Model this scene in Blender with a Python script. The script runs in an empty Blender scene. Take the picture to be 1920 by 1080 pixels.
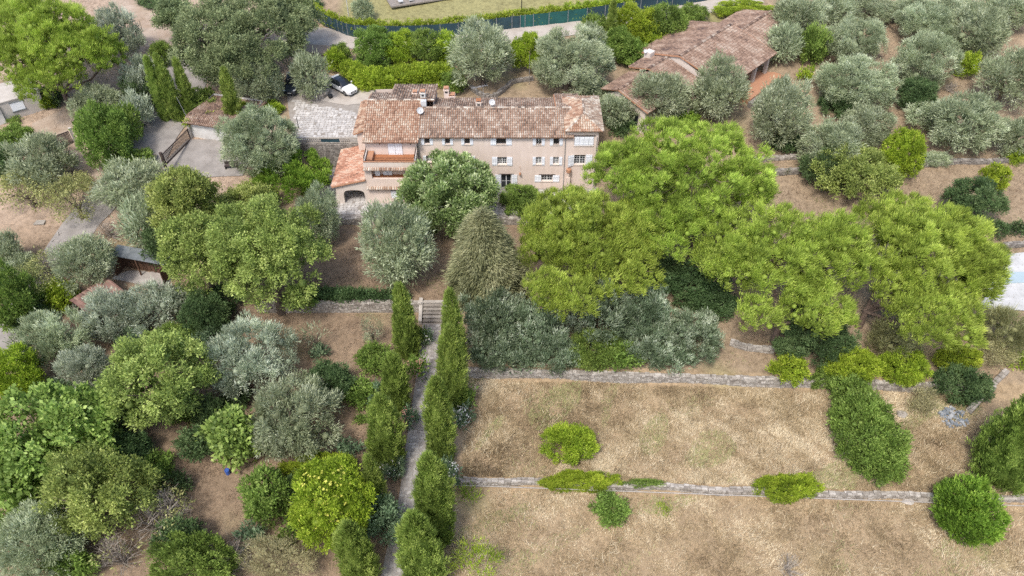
import bpy, math, random
import numpy as np
from mathutils import Vector, Matrix
from mathutils.geometry import delaunay_2d_cdt

# ------------------------------------------------------------------ camera, world, sun, exposure
random.seed(7)
RNG = np.random.default_rng(7)
sc = bpy.context.scene
COL = sc.collection
F = 1500.0                                   # focal length in photo pixels (photo 1920 wide)
TH = math.radians(43.5)                      # camera looks down by this
CAM = (0.0, -79.0, 58.3)
cd = bpy.data.cameras.new('camera'); cam = bpy.data.objects.new('camera', cd); COL.objects.link(cam)
cam.location = CAM; cam.rotation_euler = (math.pi/2-TH, 0, 0)
cd.sensor_width = 36; cd.lens = 36*F/1920; cd.clip_end = 3000; cd.clip_start = 1
sc.camera = cam
SUN_EL, SUN_AZ = math.radians(58), math.radians(205)      # azimuth clockwise from +Y
w = bpy.data.worlds.new('World'); sc.world = w; w.use_nodes = True
nt = w.node_tree; nt.nodes.clear()
sky = nt.nodes.new('ShaderNodeTexSky'); sky.sky_type = 'NISHITA'; sky.sun_disc = False
sky.sun_elevation = SUN_EL; sky.sun_rotation = SUN_AZ; sky.altitude = 200
sky.air_density = 1.0; sky.dust_density = 3.5; sky.ozone_density = 0.6
bg = nt.nodes.new('ShaderNodeBackground'); bg.inputs['Strength'].default_value = 0.13
wo = nt.nodes.new('ShaderNodeOutputWorld')
nt.links.new(sky.outputs[0], bg.inputs['Color']); nt.links.new(bg.outputs[0], wo.inputs['Surface'])
sd = bpy.data.lights.new('sun', 'SUN'); sd.energy = 1.5; sd.angle = math.radians(10); sd.color = (1, .955, .9)
sun = bpy.data.objects.new('sun', sd); COL.objects.link(sun)
sdir = Vector((math.sin(SUN_AZ)*math.cos(SUN_EL), math.cos(SUN_AZ)*math.cos(SUN_EL), math.sin(SUN_EL)))
sun.rotation_euler = sdir.to_track_quat('Z', 'Y').to_euler(); sun.location = sdir*200
sc.view_settings.view_transform = 'Standard'; sc.view_settings.look = 'None'
sc.view_settings.gamma = 1; sc.view_settings.exposure = 1.2
sc.render.engine = 'CYCLES'
cy = sc.cycles
cy.max_bounces = 7; cy.diffuse_bounces = 5; cy.glossy_bounces = 2; cy.transmission_bounces = 5; cy.transparent_max_bounces = 4
cy.use_denoising = False; cy.caustics_reflective = False; cy.caustics_refractive = False

# ------------------------------------------------------------------ terrain
PA=[(-75,-6.2),(-50,-4.4),(-29,-2.8),(-19.0,-2.1),(-18.7,-0.95),(-6.0,-0.75),(-5.7,0),(4.6,0),(4.9,3.2),(14,3.5),(30,4.6),(55,6.8),(100,10),(400,20)]
PB=[(-75,-6.2),(-50,-4.2),(-39.6,-3.7),(-39.3,-3.05),(-28.1,-2.55),(-27.8,-1.55),(-20,-1.1),(-6.0,-.75),(-5.7,0),(4.6,0),(8.6,0.2),(9.0,3.3),(14,3.5),(30,4.6),(55,6.8),(100,10),(400,20)]
PC=[(-75,-6.2),(-50,-4.2),(-39.6,-3.7),(-39.3,-3.05),(-28.1,-2.55),(-27.8,-1.55),(-10,-.6),(0,.4),(4,.9),(12,2.2),(30,4.6),(55,6.8),(100,10),(400,20)]
PD=[(-75,-6.5),(-30,-3),(-12,-1.2),(0,1.6),(6,3.0),(14,3.6),(30,4.6),(55,6.8),(100,10),(400,20)]
PP = [([p[0] for p in P], [p[1] for p in P]) for P in (PA, PB, PC, PD)]
def ss(a, b, x):
    t = np.clip((x-a)/(b-a), 0, 1); return t*t*(3-2*t)
def T(x, y):
    x = np.asarray(x, float); y = np.asarray(y, float)
    yw = np.where(y < -21, y+0.042*(x-5)*np.clip((-21-y)/3, 0, 1), y)
    a = np.interp(y, *PP[0]); b = np.interp(yw, *PP[1]); c = np.interp(yw, *PP[2]); d = np.interp(y, *PP[3])
    z = d+(a-d)*ss(-27, -24.5, x); z = z+(b-z)*ss(-5.9, -5.4, x); z = z+(c-z)*ss(11, 14, x)
    return z
def wy(x, y0):                                # where a terrace edge of the lower fields runs at x
    return y0-0.042*(x-5)
_ts = np.arange(25, 260, .2)
def ray(px, py):
    u = (px-960)/F; v = (540-py)/F
    return u, math.cos(TH)+v*math.sin(TH), -math.sin(TH)+v*math.cos(TH)
def at(px, py, h=0.0):
    d = ray(px, py)
    X = d[0]*_ts; Y = CAM[1]+d[1]*_ts; Z = CAM[2]+d[2]*_ts
    g = Z-T(X, Y)-h; k = int(np.argmax(g < 0)); k = max(k, 1)
    t = _ts[k-1]+.2*g[k-1]/(g[k-1]-g[k]+1e-9)
    return d[0]*t, CAM[1]+d[1]*t, CAM[2]+d[2]*t, t
def onz(px, py, z):
    d = ray(px, py); t = (z-CAM[2])/d[2]; return Vector((d[0]*t, CAM[1]+d[1]*t, z))
def ony(px, py, Y=0.0):
    d = ray(px, py); t = (Y-CAM[1])/d[1]; return d[0]*t, CAM[2]+d[2]*t
def Tz(x, y): return float(T(x, y))

# ------------------------------------------------------------------ materials
def nodes(name):
    m = bpy.data.materials.new(name); m.use_nodes = True
    n = m.node_tree; n.nodes.clear()
    o = n.nodes.new('ShaderNodeOutputMaterial'); b = n.nodes.new('ShaderNodeBsdfPrincipled')
    n.links.new(b.outputs[0], o.inputs['Surface']); return m, n, b, o
def ramp(n, stops):
    r = n.nodes.new('ShaderNodeValToRGB'); e = r.color_ramp.elements
    while len(e) < len(stops): e.new(.5)
    for i, (p, c) in enumerate(stops): e[i].position = p; e[i].color = (*c, 1)
    return r
def noise(n, scale, detail=4, rough=.55, coord='Object'):
    tc = n.nodes.new('ShaderNodeTexCoord'); t = n.nodes.new('ShaderNodeTexNoise')
    t.inputs['Scale'].default_value = scale; t.inputs['Detail'].default_value = detail; t.inputs['Roughness'].default_value = rough
    n.links.new(tc.outputs[coord], t.inputs['Vector']); return t
def mixc(n, fac, a, b, mode='MIX'):
    x = n.nodes.new('ShaderNodeMix'); x.data_type = 'RGBA'; x.blend_type = mode
    for k, v in ((0, fac), (6, a), (7, b)):
        if hasattr(v, 'links'): n.links.new(v, x.inputs[k])
        else: x.inputs[k].default_value = v if k == 0 else (*v, 1)
    return x.outputs[2]
def bump(n, b, h, strength, dist=.05):
    k = n.nodes.new('ShaderNodeBump'); k.inputs['Strength'].default_value = strength; k.inputs['Distance'].default_value = dist
    n.links.new(h, k.inputs['Height']); n.links.new(k.outputs[0], b.inputs['Normal'])
MATS = {}
ALB = .8                                    # overall albedo trim of built surfaces
dim = lambda c: tuple(v*ALB for v in c)
def leafmat(name, stops, trans=.3, rough=.55):
    m, n, b, o = nodes(name)
    a = n.nodes.new('ShaderNodeAttribute'); a.attribute_name = 'tint'
    r = ramp(n, stops); n.links.new(a.outputs['Fac'], r.inputs[0])
    ns = noise(n, .45, 2); oi = n.nodes.new('ShaderNodeObjectInfo')
    mr = n.nodes.new('ShaderNodeMapRange'); mr.inputs[1].default_value = .3; mr.inputs[2].default_value = .7
    mr.inputs[3].default_value = .82; mr.inputs[4].default_value = 1.18; n.links.new(ns.outputs[0], mr.inputs[0])
    ov = n.nodes.new('ShaderNodeMapRange'); ov.inputs[3].default_value = .93; ov.inputs[4].default_value = 1.1; n.links.new(oi.outputs['Random'], ov.inputs[0])
    mu = n.nodes.new('ShaderNodeMath'); mu.operation = 'MULTIPLY'; n.links.new(mr.outputs[0], mu.inputs[0]); n.links.new(ov.outputs[0], mu.inputs[1])
    hs = n.nodes.new('ShaderNodeHueSaturation'); n.links.new(r.outputs[0], hs.inputs['Color']); n.links.new(mu.outputs[0], hs.inputs['Value'])
    m2 = n.nodes.new('ShaderNodeMapRange'); m2.inputs[3].default_value = .492; m2.inputs[4].default_value = .508
    n.links.new(oi.outputs['Random'], m2.inputs[0]); n.links.new(m2.outputs[0], hs.inputs['Hue'])
    n.links.new(hs.outputs[0], b.inputs['Base Color']); b.inputs['Roughness'].default_value = rough
    b.inputs['Specular IOR Level'].default_value = .25
    t = n.nodes.new('ShaderNodeBsdfTranslucent'); n.links.new(hs.outputs[0], t.inputs['Color'])
    mx = n.nodes.new('ShaderNodeMixShader'); mx.inputs[0].default_value = trans
    n.links.new(b.outputs[0], mx.inputs[1]); n.links.new(t.outputs[0], mx.inputs[2]); n.links.new(mx.outputs[0], o.inputs['Surface'])
    MATS[name] = m; return m
def tintmat(name, stops, rough=.85, nscale=3, namt=.35, bumps=0.0, ndark=(.55, .52, .5)):
    m, n, b, o = nodes(name)
    a = n.nodes.new('ShaderNodeAttribute'); a.attribute_name = 'tint'
    r = ramp(n, [(p, dim(c)) for p, c in stops]); n.links.new(a.outputs['Fac'], r.inputs[0])
    ns = noise(n, nscale, 5, .6, 'Object')
    rr = ramp(n, [(.38, ndark), (.62, (1, 1, 1))]); n.links.new(ns.outputs[0], rr.inputs[0])
    c = mixc(n, namt, r.outputs[0], rr.outputs[0], 'MULTIPLY')
    n.links.new(c, b.inputs['Base Color']); b.inputs['Roughness'].default_value = rough
    b.inputs['Specular IOR Level'].default_value = .2
    if bumps: bump(n, b, ns.outputs[0], bumps, .04)
    MATS[name] = m; return m
def plain(name, c, rough=.6, metal=0, c2=None, nscale=2.0, spec=.4, bumps=0):
    m, n, b, o = nodes(name); b.inputs['Roughness'].default_value = rough; b.inputs['Metallic'].default_value = metal
    b.inputs['Specular IOR Level'].default_value = spec; c = dim(c); c2 = dim(c2) if c2 else None
    if c2:
        ns = noise(n, nscale, 6, .62); rr = ramp(n, [(.35, c2), (.65, c)]); n.links.new(ns.outputs[0], rr.inputs[0])
        n.links.new(rr.outputs[0], b.inputs['Base Color'])
        if bumps: bump(n, b, ns.outputs[0], bumps, .03)
    else: b.inputs['Base Color'].default_value = (*c, 1)
    MATS[name] = m; return m
LS = lambda d, m, l: [(0, d), (.5, m), (1, l)]
leafmat('pine', LS((.13, .18, .03), (.375, .495, .08), (.62, .73, .17)), .42)
leafmat('olive', LS((.165, .20, .10), (.365, .42, .25), (.64, .69, .49)), .38, .5)
leafmat('silver', LS((.19, .23, .15), (.42, .475, .34), (.72, .76, .62)), .34, .5)
leafmat('oak', LS((.12, .165, .04), (.305, .38, .095), (.54, .60, .20)), .42)
leafmat('oakdark', LS((.11, .145, .065), (.23, .285, .13), (.40, .46, .24)), .35)
leafmat('green', LS((.08, .13, .025), (.20, .305, .06), (.36, .47, .12)), .4)
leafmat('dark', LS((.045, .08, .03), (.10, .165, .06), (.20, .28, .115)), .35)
leafmat('bluegreen', LS((.08, .125, .07), (.18, .27, .145), (.32, .42, .25)), .35)
leafmat('lime', LS((.15, .22, .02), (.32, .43, .04), (.52, .60, .08)), .4)
leafmat('laurel', LS((.085, .155, .02), (.21, .345, .045), (.38, .52, .09)), .4)
leafmat('cypress', LS((.09, .14, .025), (.25, .345, .07), (.44, .53, .14)), .35)
leafmat('loquat', LS((.11, .16, .05), (.28, .365, .13), (.68, .72, .44)), .4, .45)
leafmat('fig', LS((.12, .19, .04), (.29, .42, .10), (.50, .62, .20)), .4)
leafmat('greycon', LS((.11, .12, .06), (.225, .235, .115), (.39, .385, .22)), .3)
leafmat('oleander', LS((.075, .11, .055), (.23, .305, .175), (.62, .68, .52)), .32, .5)
leafmat('wispy', LS((.17, .19, .07), (.35, .37, .13), (.56, .56, .25)), .4)
leafmat('drybrush', LS((.20, .18, .10), (.40, .365, .20), (.56, .53, .29)), .35)
leafmat('reed', LS((.19, .19, .085), (.36, .36, .17), (.52, .51, .29)), .35)
plain('bark', (.20, .155, .12), .9, 0, (.09, .07, .055), 6)
plain('pinebark', (.21, .15, .115), .9, 0, (.09, .065, .055), 4)
plain('deadwood', (.42, .37, .31), .9, 0, (.26, .22, .18), 5)
plain('flower_white', (.80, .79, .74), .6)
plain('flower_pink', (.75, .36, .30), .6)
plain('flower_yellow', (.85, .82, .16), .6)
tintmat('tile_warm', [(0, (.15, .10, .075)), (.25, (.32, .19, .13)), (.5, (.44, .28, .195)), (.75, (.52, .40, .30)), (1, (.62, .54, .43))], .9, 2.2, .45)
tintmat('tile_aged', [(0, (.14, .11, .09)), (.3, (.30, .22, .17)), (.55, (.41, .32, .25)), (.8, (.52, .45, .37)), (1, (.64, .59, .51))], .9, 1.6, .5)
tintmat('tile_red', [(0, (.20, .12, .09)), (.3, (.42, .215, .145)), (.6, (.56, .31, .215)), (1, (.64, .50, .39))], .9, 2.5, .35)
tintmat('tile_pinkish', [(0, (.12, .085, .075)), (.3, (.26, .175, .13)), (.6, (.36, .255, .195)), (1, (.48, .40, .325))], .9, 1.2, .4)
tintmat('stone', [(0, (.27, .24, .205)), (.5, (.42, .385, .335)), (1, (.56, .52, .465))], .9, 2.5, .55, .4)
tintmat('stone_grey', [(0, (.20, .18, .16)), (.5, (.31, .285, .255)), (1, (.42, .39, .35))], .9, 2.0, .6, .4)
tintmat('paver', [(0, (.48, .46, .435)), (.5, (.565, .545, .515)), (1, (.655, .635, .605))], .85, 1.2, .5, .3)
tintmat('path_stone', [(0, (.30, .28, .265)), (.5, (.40, .38, .355)), (1, (.52, .495, .465))], .9, 1.6, .5, .3)
tintmat('blue_rubble', [(0, (.15, .18, .21)), (.5, (.27, .30, .33)), (1, (.46, .47, .47))], .8, 4, .4)
tintmat('straw', [(0, (.18, .13, .075)), (.3, (.33, .25, .14)), (.6, (.51, .405, .25)), (.85, (.72, .615, .43)), (1, (.34, .345, .15))], .8, .2, .25)
tintmat('straw_brown', [(0, (.16, .11, .075)), (.4, (.28, .20, .135)), (.8, (.42, .325, .225)), (1, (.24, .24, .10))], .8, .2, .25)
tintmat('rust_sheet', [(0, (.16, .10, .085)), (.5, (.26, .15, .12)), (1, (.40, .28, .22))], .8, 1.5, .6)
plain('plaster', (.80, .675, .595), .9, 0, (.73, .605, .52), .55, .2)
pm = MATS['plaster'].node_tree; pb = [q for q in pm.nodes if q.type == 'BSDF_PRINCIPLED'][0]; src = pb.inputs['Base Color'].links[0].from_socket
tc = pm.nodes.new('ShaderNodeTexCoord'); mp = pm.nodes.new('ShaderNodeMapping'); mp.inputs['Scale'].default_value = (2.2, 2.2, .22); st_ = pm.nodes.new('ShaderNodeTexNoise'); st_.inputs['Scale'].default_value = 1.3; st_.inputs['Detail'].default_value = 6
pm.links.new(tc.outputs['Object'], mp.inputs[0]); pm.links.new(mp.outputs[0], st_.inputs['Vector']); rs_ = ramp(pm, [(.36, (.74, .71, .68)), (.55, (1, 1, 1))]); pm.links.new(st_.outputs[0], rs_.inputs[0])
pm.links.new(mixc(pm, .22, src, rs_.outputs[0], 'MULTIPLY'), pb.inputs['Base Color'])
plain('plaster_cream', (.74, .66, .59), .9, 0, (.66, .57, .495), 1.1, .2)
plain('plaster_white', (.74, .73, .70), .9, 0, (.56, .54, .51), 1.4, .2)
plain('plaster_grey', (.56, .52, .48), .9, 0, (.48, .44, .40), 1.2, .2)
plain('white_paint', (.90, .93, .97), .55, 0, (.80, .83, .88), 2.5)
plain('window_frame', (.74, .75, .74), .5)
plain('glass', (.025, .03, .035), .06, 0, None, 1, .6)
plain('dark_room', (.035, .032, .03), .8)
plain('brown_wood', (.16, .085, .05), .75, 0, (.09, .05, .032), 5)
plain('dark_wood', (.07, .05, .045), .8, 0, (.04, .03, .028), 5)
plain('grey_wood', (.34, .30, .26), .8, 0, (.22, .19, .16), 4)
plain('terracotta', (.40, .17, .075), .8, 0, (.31, .125, .055), 5)
plain('terracotta_pale', (.50, .27, .16), .85, 0, (.40, .20, .115), 4)
plain('iron', (.045, .042, .042), .5, .6)
plain('gate_brown', (.115, .085, .075), .55, .2, (.085, .062, .055), 3)
plain('galv', (.55, .56, .57), .45, .7)
plain('dish', (.58, .59, .60), .5)
plain('asphalt', (.34, .315, .29), .95, 0, (.25, .23, .21), .8, .2, .2)
plain('gravel', (.50, .455, .40), .95, 0, (.40, .355, .305), .9, .2, .2)
plain('dirt_pale', (.46, .375, .30), .95, 0, (.35, .265, .195), .5, .2, .2)
plain('joint', (.36, .33, .295), .95, 0, (.27, .24, .21), 2, .2)
plain('screen_blue', (.032, .075, .095), .55, 0, (.022, .052, .07), .6)
plain('screen_teal', (.022, .125, .115), .55, 0, (.015, .085, .085), .6)
plain('car_white', (.80, .81, .82), .22, 0, None, 1, .6)
plain('car_dark', (.035, .045, .062), .2, .3, None, 1, .6)
plain('car_glass', (.02, .024, .03), .04, 0, None, 1, .7)
plain('rubber', (.02, .02, .02), .85)
plain('alloy', (.32, .33, .34), .35, .8)
plain('headlight', (.65, .68, .70), .1, 0, None, 1, .8)
plain('plastic_black', (.02, .02, .022), .5)
plain('plastic_blue', (.05, .12, .42), .5)
plain('pool_cover', (.42, .52, .56), .35, 0, (.36, .45, .49), .5)
plain('deck_white', (.60, .60, .59), .7, 0, (.46, .46, .45), .8)
plain('sheet_grey', (.20, .22, .23), .6, .1, (.13, .145, .15), 1.0)
plain('concrete', (.46, .43, .39), .9, 0, (.33, .30, .27), 1.5)
plain('soil', (.23, .145, .095), .95, 0, (.16, .10, .07), 2)

# ------------------------------------------------------------------ mesh helpers
def link(o, parent=None):
    COL.objects.link(o)
    if parent is not None: o.parent = parent
    return o
def tag(o, label, cat, group=None):
    o['label'] = label; o['category'] = cat
    if group: o['group'] = group
    return o
def empty(name, loc=(0, 0, 0), rz=0.0):
    o = bpy.data.objects.new(name, None); o.location = loc; o.rotation_euler = (0, 0, rz); o.empty_display_size = .3
    return link(o)
class MB:
    def __init__(s): s.v = []; s.f = []; s.t = []
    def face(s, pts, t=.5):
        b = len(s.v); s.v.extend([tuple(p) for p in pts]); s.f.append(tuple(range(b, b+len(pts)))); s.t.append(t)
    def box(s, x0, x1, y0, y1, z0, z1, t=.5, M=None):
        p = [(x, y, z) for z in (z0, z1) for y in (y0, y1) for x in (x0, x1)]
        s.hexa(p, t, M)
    def hexa(s, p, t=.5, M=None):
        if M is not None: p = [tuple(M @ Vector(q)) for q in p]
        b = len(s.v); s.v.extend(p)
        for q in ((0, 2, 3, 1), (4, 5, 7, 6), (0, 1, 5, 4), (2, 6, 7, 3), (0, 4, 6, 2), (1, 3, 7, 5)):
            s.f.append(tuple(b+i for i in q)); s.t.append(t)
    def obox(s, c, u, lu, v, lv, z0, z1, t=.5):      # box centred at c (xy) along unit dirs u, v
        c = Vector((c[0], c[1], 0)); u = Vector((u[0], u[1], 0)); v = Vector((v[0], v[1], 0)); p = []
        for z in (z0, z1):
            for b in (-.5, .5):
                for a in (-.5, .5):
                    q = c+u*(a*lu)+v*(b*lv); p.append((q.x, q.y, z))
        s.hexa(p, t)
    def tube(s, pts, rs, n=6, t=.5, cap=True):
        pts = [Vector(p) for p in pts]; rings = []
        for i, p in enumerate(pts):
            d = (pts[min(i+1, len(pts)-1)]-pts[max(i-1, 0)]).normalized()
            a = d.orthogonal().normalized() if abs(d.z) > .9 else d.cross(Vector((0, 0, 1))).normalized()
            c = d.cross(a); r = rs[i] if hasattr(rs, '__len__') else rs; b = len(s.v)
            for k in range(n):
                g = 2*math.pi*k/n; q = p+a*(r*math.cos(g))+c*(r*math.sin(g)); s.v.append((q.x, q.y, q.z))
            rings.append(b)
        for i in range(len(rings)-1):
            for k in range(n):
                s.f.append((rings[i]+k, rings[i]+(k+1) % n, rings[i+1]+(k+1) % n, rings[i+1]+k)); s.t.append(t)
        if cap:
            s.f.append(tuple(rings[0]+k for k in range(n))[::-1]); s.t.append(t)
            s.f.append(tuple(rings[-1]+k for k in range(n))); s.t.append(t)
    def lathe(s, prof, n=16, t=.5, M=None):
        rings = []
        for r, z in prof:
            b = len(s.v); rings.append(b)
            for k in range(n):
                g = 2*math.pi*k/n; p = Vector((r*math.cos(g), r*math.sin(g), z))
                if M is not None: p = M @ p
                s.v.append(tuple(p))
        for i in range(len(rings)-1):
            for k in range(n):
                s.f.append((rings[i]+k, rings[i]+(k+1) % n, rings[i+1]+(k+1) % n, rings[i+1]+k)); s.t.append(t)
    def mesh(s, name, mat):
        m = bpy.data.meshes.new(name); m.from_pydata(s.v, [], s.f); m.materials.append(MATS[mat])
        a = m.attributes.new('tint', 'FLOAT', 'FACE'); a.data.foreach_set('value', np.array(s.t, 'f')); m.update(); return m
    def build(s, name, mat, parent=None, kind=None, loc=None):
        o = bpy.data.objects.new(name, s.mesh(name, mat)); link(o, parent)
        if kind: o['kind'] = kind
        if loc: o.location = loc
        return o
def fix_normals(o):
    import bmesh
    bm = bmesh.new(); bm.from_mesh(o.data); bmesh.ops.recalc_face_normals(bm, faces=bm.faces); bm.to_mesh(o.data); bm.free()
def npmesh(name, V, Fa, tint, mat):
    m = bpy.data.meshes.new(name); k = Fa.shape[1]
    m.vertices.add(len(V)); m.vertices.foreach_set('co', V.astype('f').ravel())
    m.loops.add(Fa.size); m.loops.foreach_set('vertex_index', Fa.astype('i').ravel())
    m.polygons.add(len(Fa)); m.polygons.foreach_set('loop_start', np.arange(0, Fa.size, k, dtype='i')); m.polygons.foreach_set('loop_total', np.full(len(Fa), k, 'i'))
    m.materials.append(MATS[mat]); m.update(calc_edges=True)
    a = m.attributes.new('tint', 'FLOAT', 'FACE'); a.data.foreach_set('value', tint.astype('f')); return m
def unit(a): return a/np.maximum(np.linalg.norm(a, axis=-1, keepdims=True), 1e-9)
def vnoise(P, f, seed=0):                     # cheap smooth noise in -1..1 from rotated sines
    r = np.random.default_rng(seed+11); s = np.zeros(len(P))
    for k in range(5):
        d = r.normal(size=P.shape[1]); d /= np.linalg.norm(d); s += np.sin(P @ d*f*(1+.55*k)+r.uniform(0, 6.28))/(1+.35*k)
    return s/2.6

# ------------------------------------------------------------------ setting: ground
gx = np.concatenate([np.linspace(-420, -96, 14)[:-1], np.arange(-96, 96.1, .6), np.linspace(96, 420, 14)[1:]])
gy = np.concatenate([np.linspace(-300, -62, 10)[:-1], np.arange(-62, 86.1, .6), np.linspace(86, 420, 14)[1:]])
for v in (-19.0, -18.7, -6.0, -5.7, 4.6, 4.9, 9.0): gy = np.append(gy, v)
gy = np.unique(np.round(np.sort(gy), 3))
GX, GY = np.meshgrid(gx, gy); GZ = T(GX, GY)
P2 = np.stack([GX.ravel(), GY.ravel()], 1)
GZ = GZ+(.05*vnoise(P2, .9, 3)+.04*vnoise(P2, 2.1, 4)).reshape(GZ.shape)-.03
nx, ny = len(gx), len(gy); idx = np.arange(nx*ny).reshape(ny, nx)
Fq = np.stack([idx[:-1, :-1], idx[:-1, 1:], idx[1:, 1:], idx[1:, :-1]], -1).reshape(-1, 4)
def ground_colour(x, y):
    P = np.stack([x, y], 1)
    straw = np.array((.285, .215, .135)); brown = np.array((.215, .16, .11)); grove = np.array((.265, .205, .14)); lawn = np.array((.24, .225, .105)); dirt = np.array((.33, .255, .195))
    c = np.tile(grove, (len(x), 1))
    def put(m, col):
        nonlocal c; m = np.clip(m, 0, 1)[:, None]; c = c*(1-m)+col*m
    j = 1.2*vnoise(P, .5, 8)
    put(ss(-5.5, -4.5, x)*ss(-26.8, -27.8, y+.042*(x-5)), straw)
    put(ss(-5.5, -6.5, x)*ss(-5, -6, y), brown)
    put(ss(-6.5, -5.5, x)*ss(12, 10, x)*ss(-5, -6, y)*ss(-19, -18, y), brown)
    put(ss(31.5, 33, y+.3*j)*ss(-27, -25, x)*ss(34, 30, x), lawn)
    put(ss(-28, -31, x+j)*ss(-10, -4, y+j), dirt)
    n = vnoise(P, .8, 5)*.5+vnoise(P, 2.6, 6)*.5
    c = c*(1+.16*n[:, None])
    g = np.clip(vnoise(P, .33, 9)-.55, 0, 1)*.9
    return c*(1-g[:, None])+np.array((.26, .25, .115))*g[:, None]
m = npmesh('ground', np.stack([GX.ravel(), GY.ravel(), GZ.ravel()], 1), Fq, np.full(len(Fq), .5), 'soil')
gm, n, b, o_ = nodes('ground'); a = n.nodes.new('ShaderNodeAttribute'); a.attribute_name = 'earth'
ns = noise(n, 1.7, 8, .68); ns2 = noise(n, 9, 5, .7); rr = ramp(n, [(.3, (.62, .59, .55)), (.5, (1, 1, 1)), (.72, (1.25, 1.22, 1.18))]); n.links.new(ns.outputs[0], rr.inputs[0])
r2 = ramp(n, [(.3, (.7, .68, .66)), (.65, (1.15, 1.14, 1.12))]); n.links.new(ns2.outputs[0], r2.inputs[0])
c1 = mixc(n, 1.0, a.outputs['Color'], rr.outputs[0], 'MULTIPLY'); c2 = mixc(n, .8, c1, r2.outputs[0], 'MULTIPLY')
n.links.new(c2, b.inputs['Base Color']); b.inputs['Roughness'].default_value = .95; b.inputs['Specular IOR Level'].default_value = .15
bump(n, b, ns2.outputs[0], .5, .06)
m.materials.clear(); m.materials.append(gm)
ca = m.attributes.new('earth', 'FLOAT_COLOR', 'POINT'); gc = ground_colour(GX.ravel(), GY.ravel())
ca.data.foreach_set('color', np.concatenate([gc, np.ones((len(gc), 1))], 1).astype('f').ravel())
go = bpy.data.objects.new('ground', m); link(go); go['kind'] = 'structure'

def sheet(name, pts, mat, lift=.05, step=1.2, zf=None):   # a draped polygon of ground cover
    pts = [Vector((p[0], p[1])) for p in pts]; xs = [p.x for p in pts]; ys = [p.y for p in pts]
    dense = []
    for i, p in enumerate(pts):
        q = pts[(i+1) % len(pts)]; k = max(1, int((q-p).length/step))
        for j in range(k): dense.append(p.lerp(q, j/k))
    V = list(dense); nb = len(V)
    for x in np.arange(min(xs), max(xs), step):
        for y in np.arange(min(ys), max(ys), step): V.append(Vector((x+random.uniform(-.2, .2), y+random.uniform(-.2, .2))))
    r = delaunay_2d_cdt(V, [], [list(range(nb))], 1, 1e-4)
    vs, fs = r[0], r[2]
    z = T(np.array([v.x for v in vs]), np.array([v.y for v in vs])) if zf is None else [zf]*len(vs)
    mb = MB(); mb.v = [(v.x, v.y, float(z[i])+lift) for i, v in enumerate(vs)]; mb.f = [tuple(f) for f in fs]; mb.t = [.5]*len(fs)
    o = mb.build(name, mat, None, 'structure'); fix_normals(o)
    if o.data.polygons and o.data.polygons[0].normal.z < 0: o.data.flip_normals()
    return o
def ribbon_pts(line, wd):
    L, R = [], []
    for i, p in enumerate(line):
        a = Vector(line[max(i-1, 0)][:2]); c = Vector(line[min(i+1, len(line)-1)][:2]); d = (c-a).normalized(); nrm = Vector((-d.y, d.x))
        w_ = wd[i] if hasattr(wd, '__len__') else wd
        L.append(Vector(p[:2])+nrm*w_/2); R.append(Vector(p[:2])-nrm*w_/2)
    return L+R[::-1]
def smooth(pts, k=4):
    P = [Vector(p) for p in pts]; out = []
    for i in range(len(P)-1):
        p0, p1, p2, p3 = P[max(i-1, 0)], P[i], P[i+1], P[min(i+2, len(P)-1)]
        for j in range(k):
            t = j/k; out.append(.5*((2*p1)+(p2-p0)*t+(2*p0-5*p1+4*p2-p3)*t*t+(3*p1-p0-3*p2+p3)*t**3))
    out.append(P[-1]); return out
G = lambda px, py, h=0: Vector(at(px, py, h)[:2])
def inside(pt, poly):
    c = False; j = len(poly)-1
    for i in range(len(poly)):
        a, b = poly[i], poly[j]
        if (a[1] > pt[1]) != (b[1] > pt[1]) and pt[0] < (b[0]-a[0])*(pt[1]-a[1])/(b[1]-a[1])+a[0]: c = not c
        j = i
    return c
def pavers(parent, poly, size, mat, lift=.05, th=.05, gap=.035, seed=1, name='paving_stones', fn=None):
    r = random.Random(seed); mb = MB(); xs = [p[0] for p in poly]; ys = [p[1] for p in poly]
    nx_ = int((max(xs)-min(xs))/size)+2; ny_ = int((max(ys)-min(ys))/size)+2; g = {}
    for i in range(nx_+1):
        for j in range(ny_+1):
            g[i, j] = (min(xs)+(i-.5+(.5 if j % 2 else 0)*.6)*size+r.uniform(-.3, .3)*size, min(ys)+(j-.5)*size+r.uniform(-.3, .3)*size)
    for i in range(nx_):
        for j in range(ny_):
            if r.random() < .04: continue
            q = [g[i, j], g[i+1, j], g[i+1, j+1], g[i, j+1]]; cx = sum(p[0] for p in q)/4; cy_ = sum(p[1] for p in q)/4
            if not all(inside(p, poly) for p in q): continue
            pts = []
            for k in range(4):                        # inset, and cut the corners so stones are irregular
                p = q[k]; pn = q[(k+1) % 4]; pp = q[k-1]
                for o2, f in ((pp, r.uniform(.12, .3)), (pn, r.uniform(.12, .3))):
                    x = p[0]+(o2[0]-p[0])*f; y = p[1]+(o2[1]-p[1])*f; d = math.hypot(cx-x, cy_-y)
                    s = max(0, 1-gap/max(d, .01)); pts.append((cx+(x-cx)*s, cy_+(y-cy_)*s))
            z = Tz(cx, cy_)+lift; t = r.random(); h = th*r.uniform(.7, 1.2); n_ = len(pts)
            mb.face([(x, y, z+h) for x, y in pts], t)
            for k in range(n_):
                a, c = pts[k], pts[(k+1) % n_]; mb.face([(a[0], a[1], z-.03), (c[0], c[1], z-.03), (c[0], c[1], z+h), (a[0], a[1], z+h)], t)
    return mb.build(name, mat, parent, 'stuff')

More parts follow.
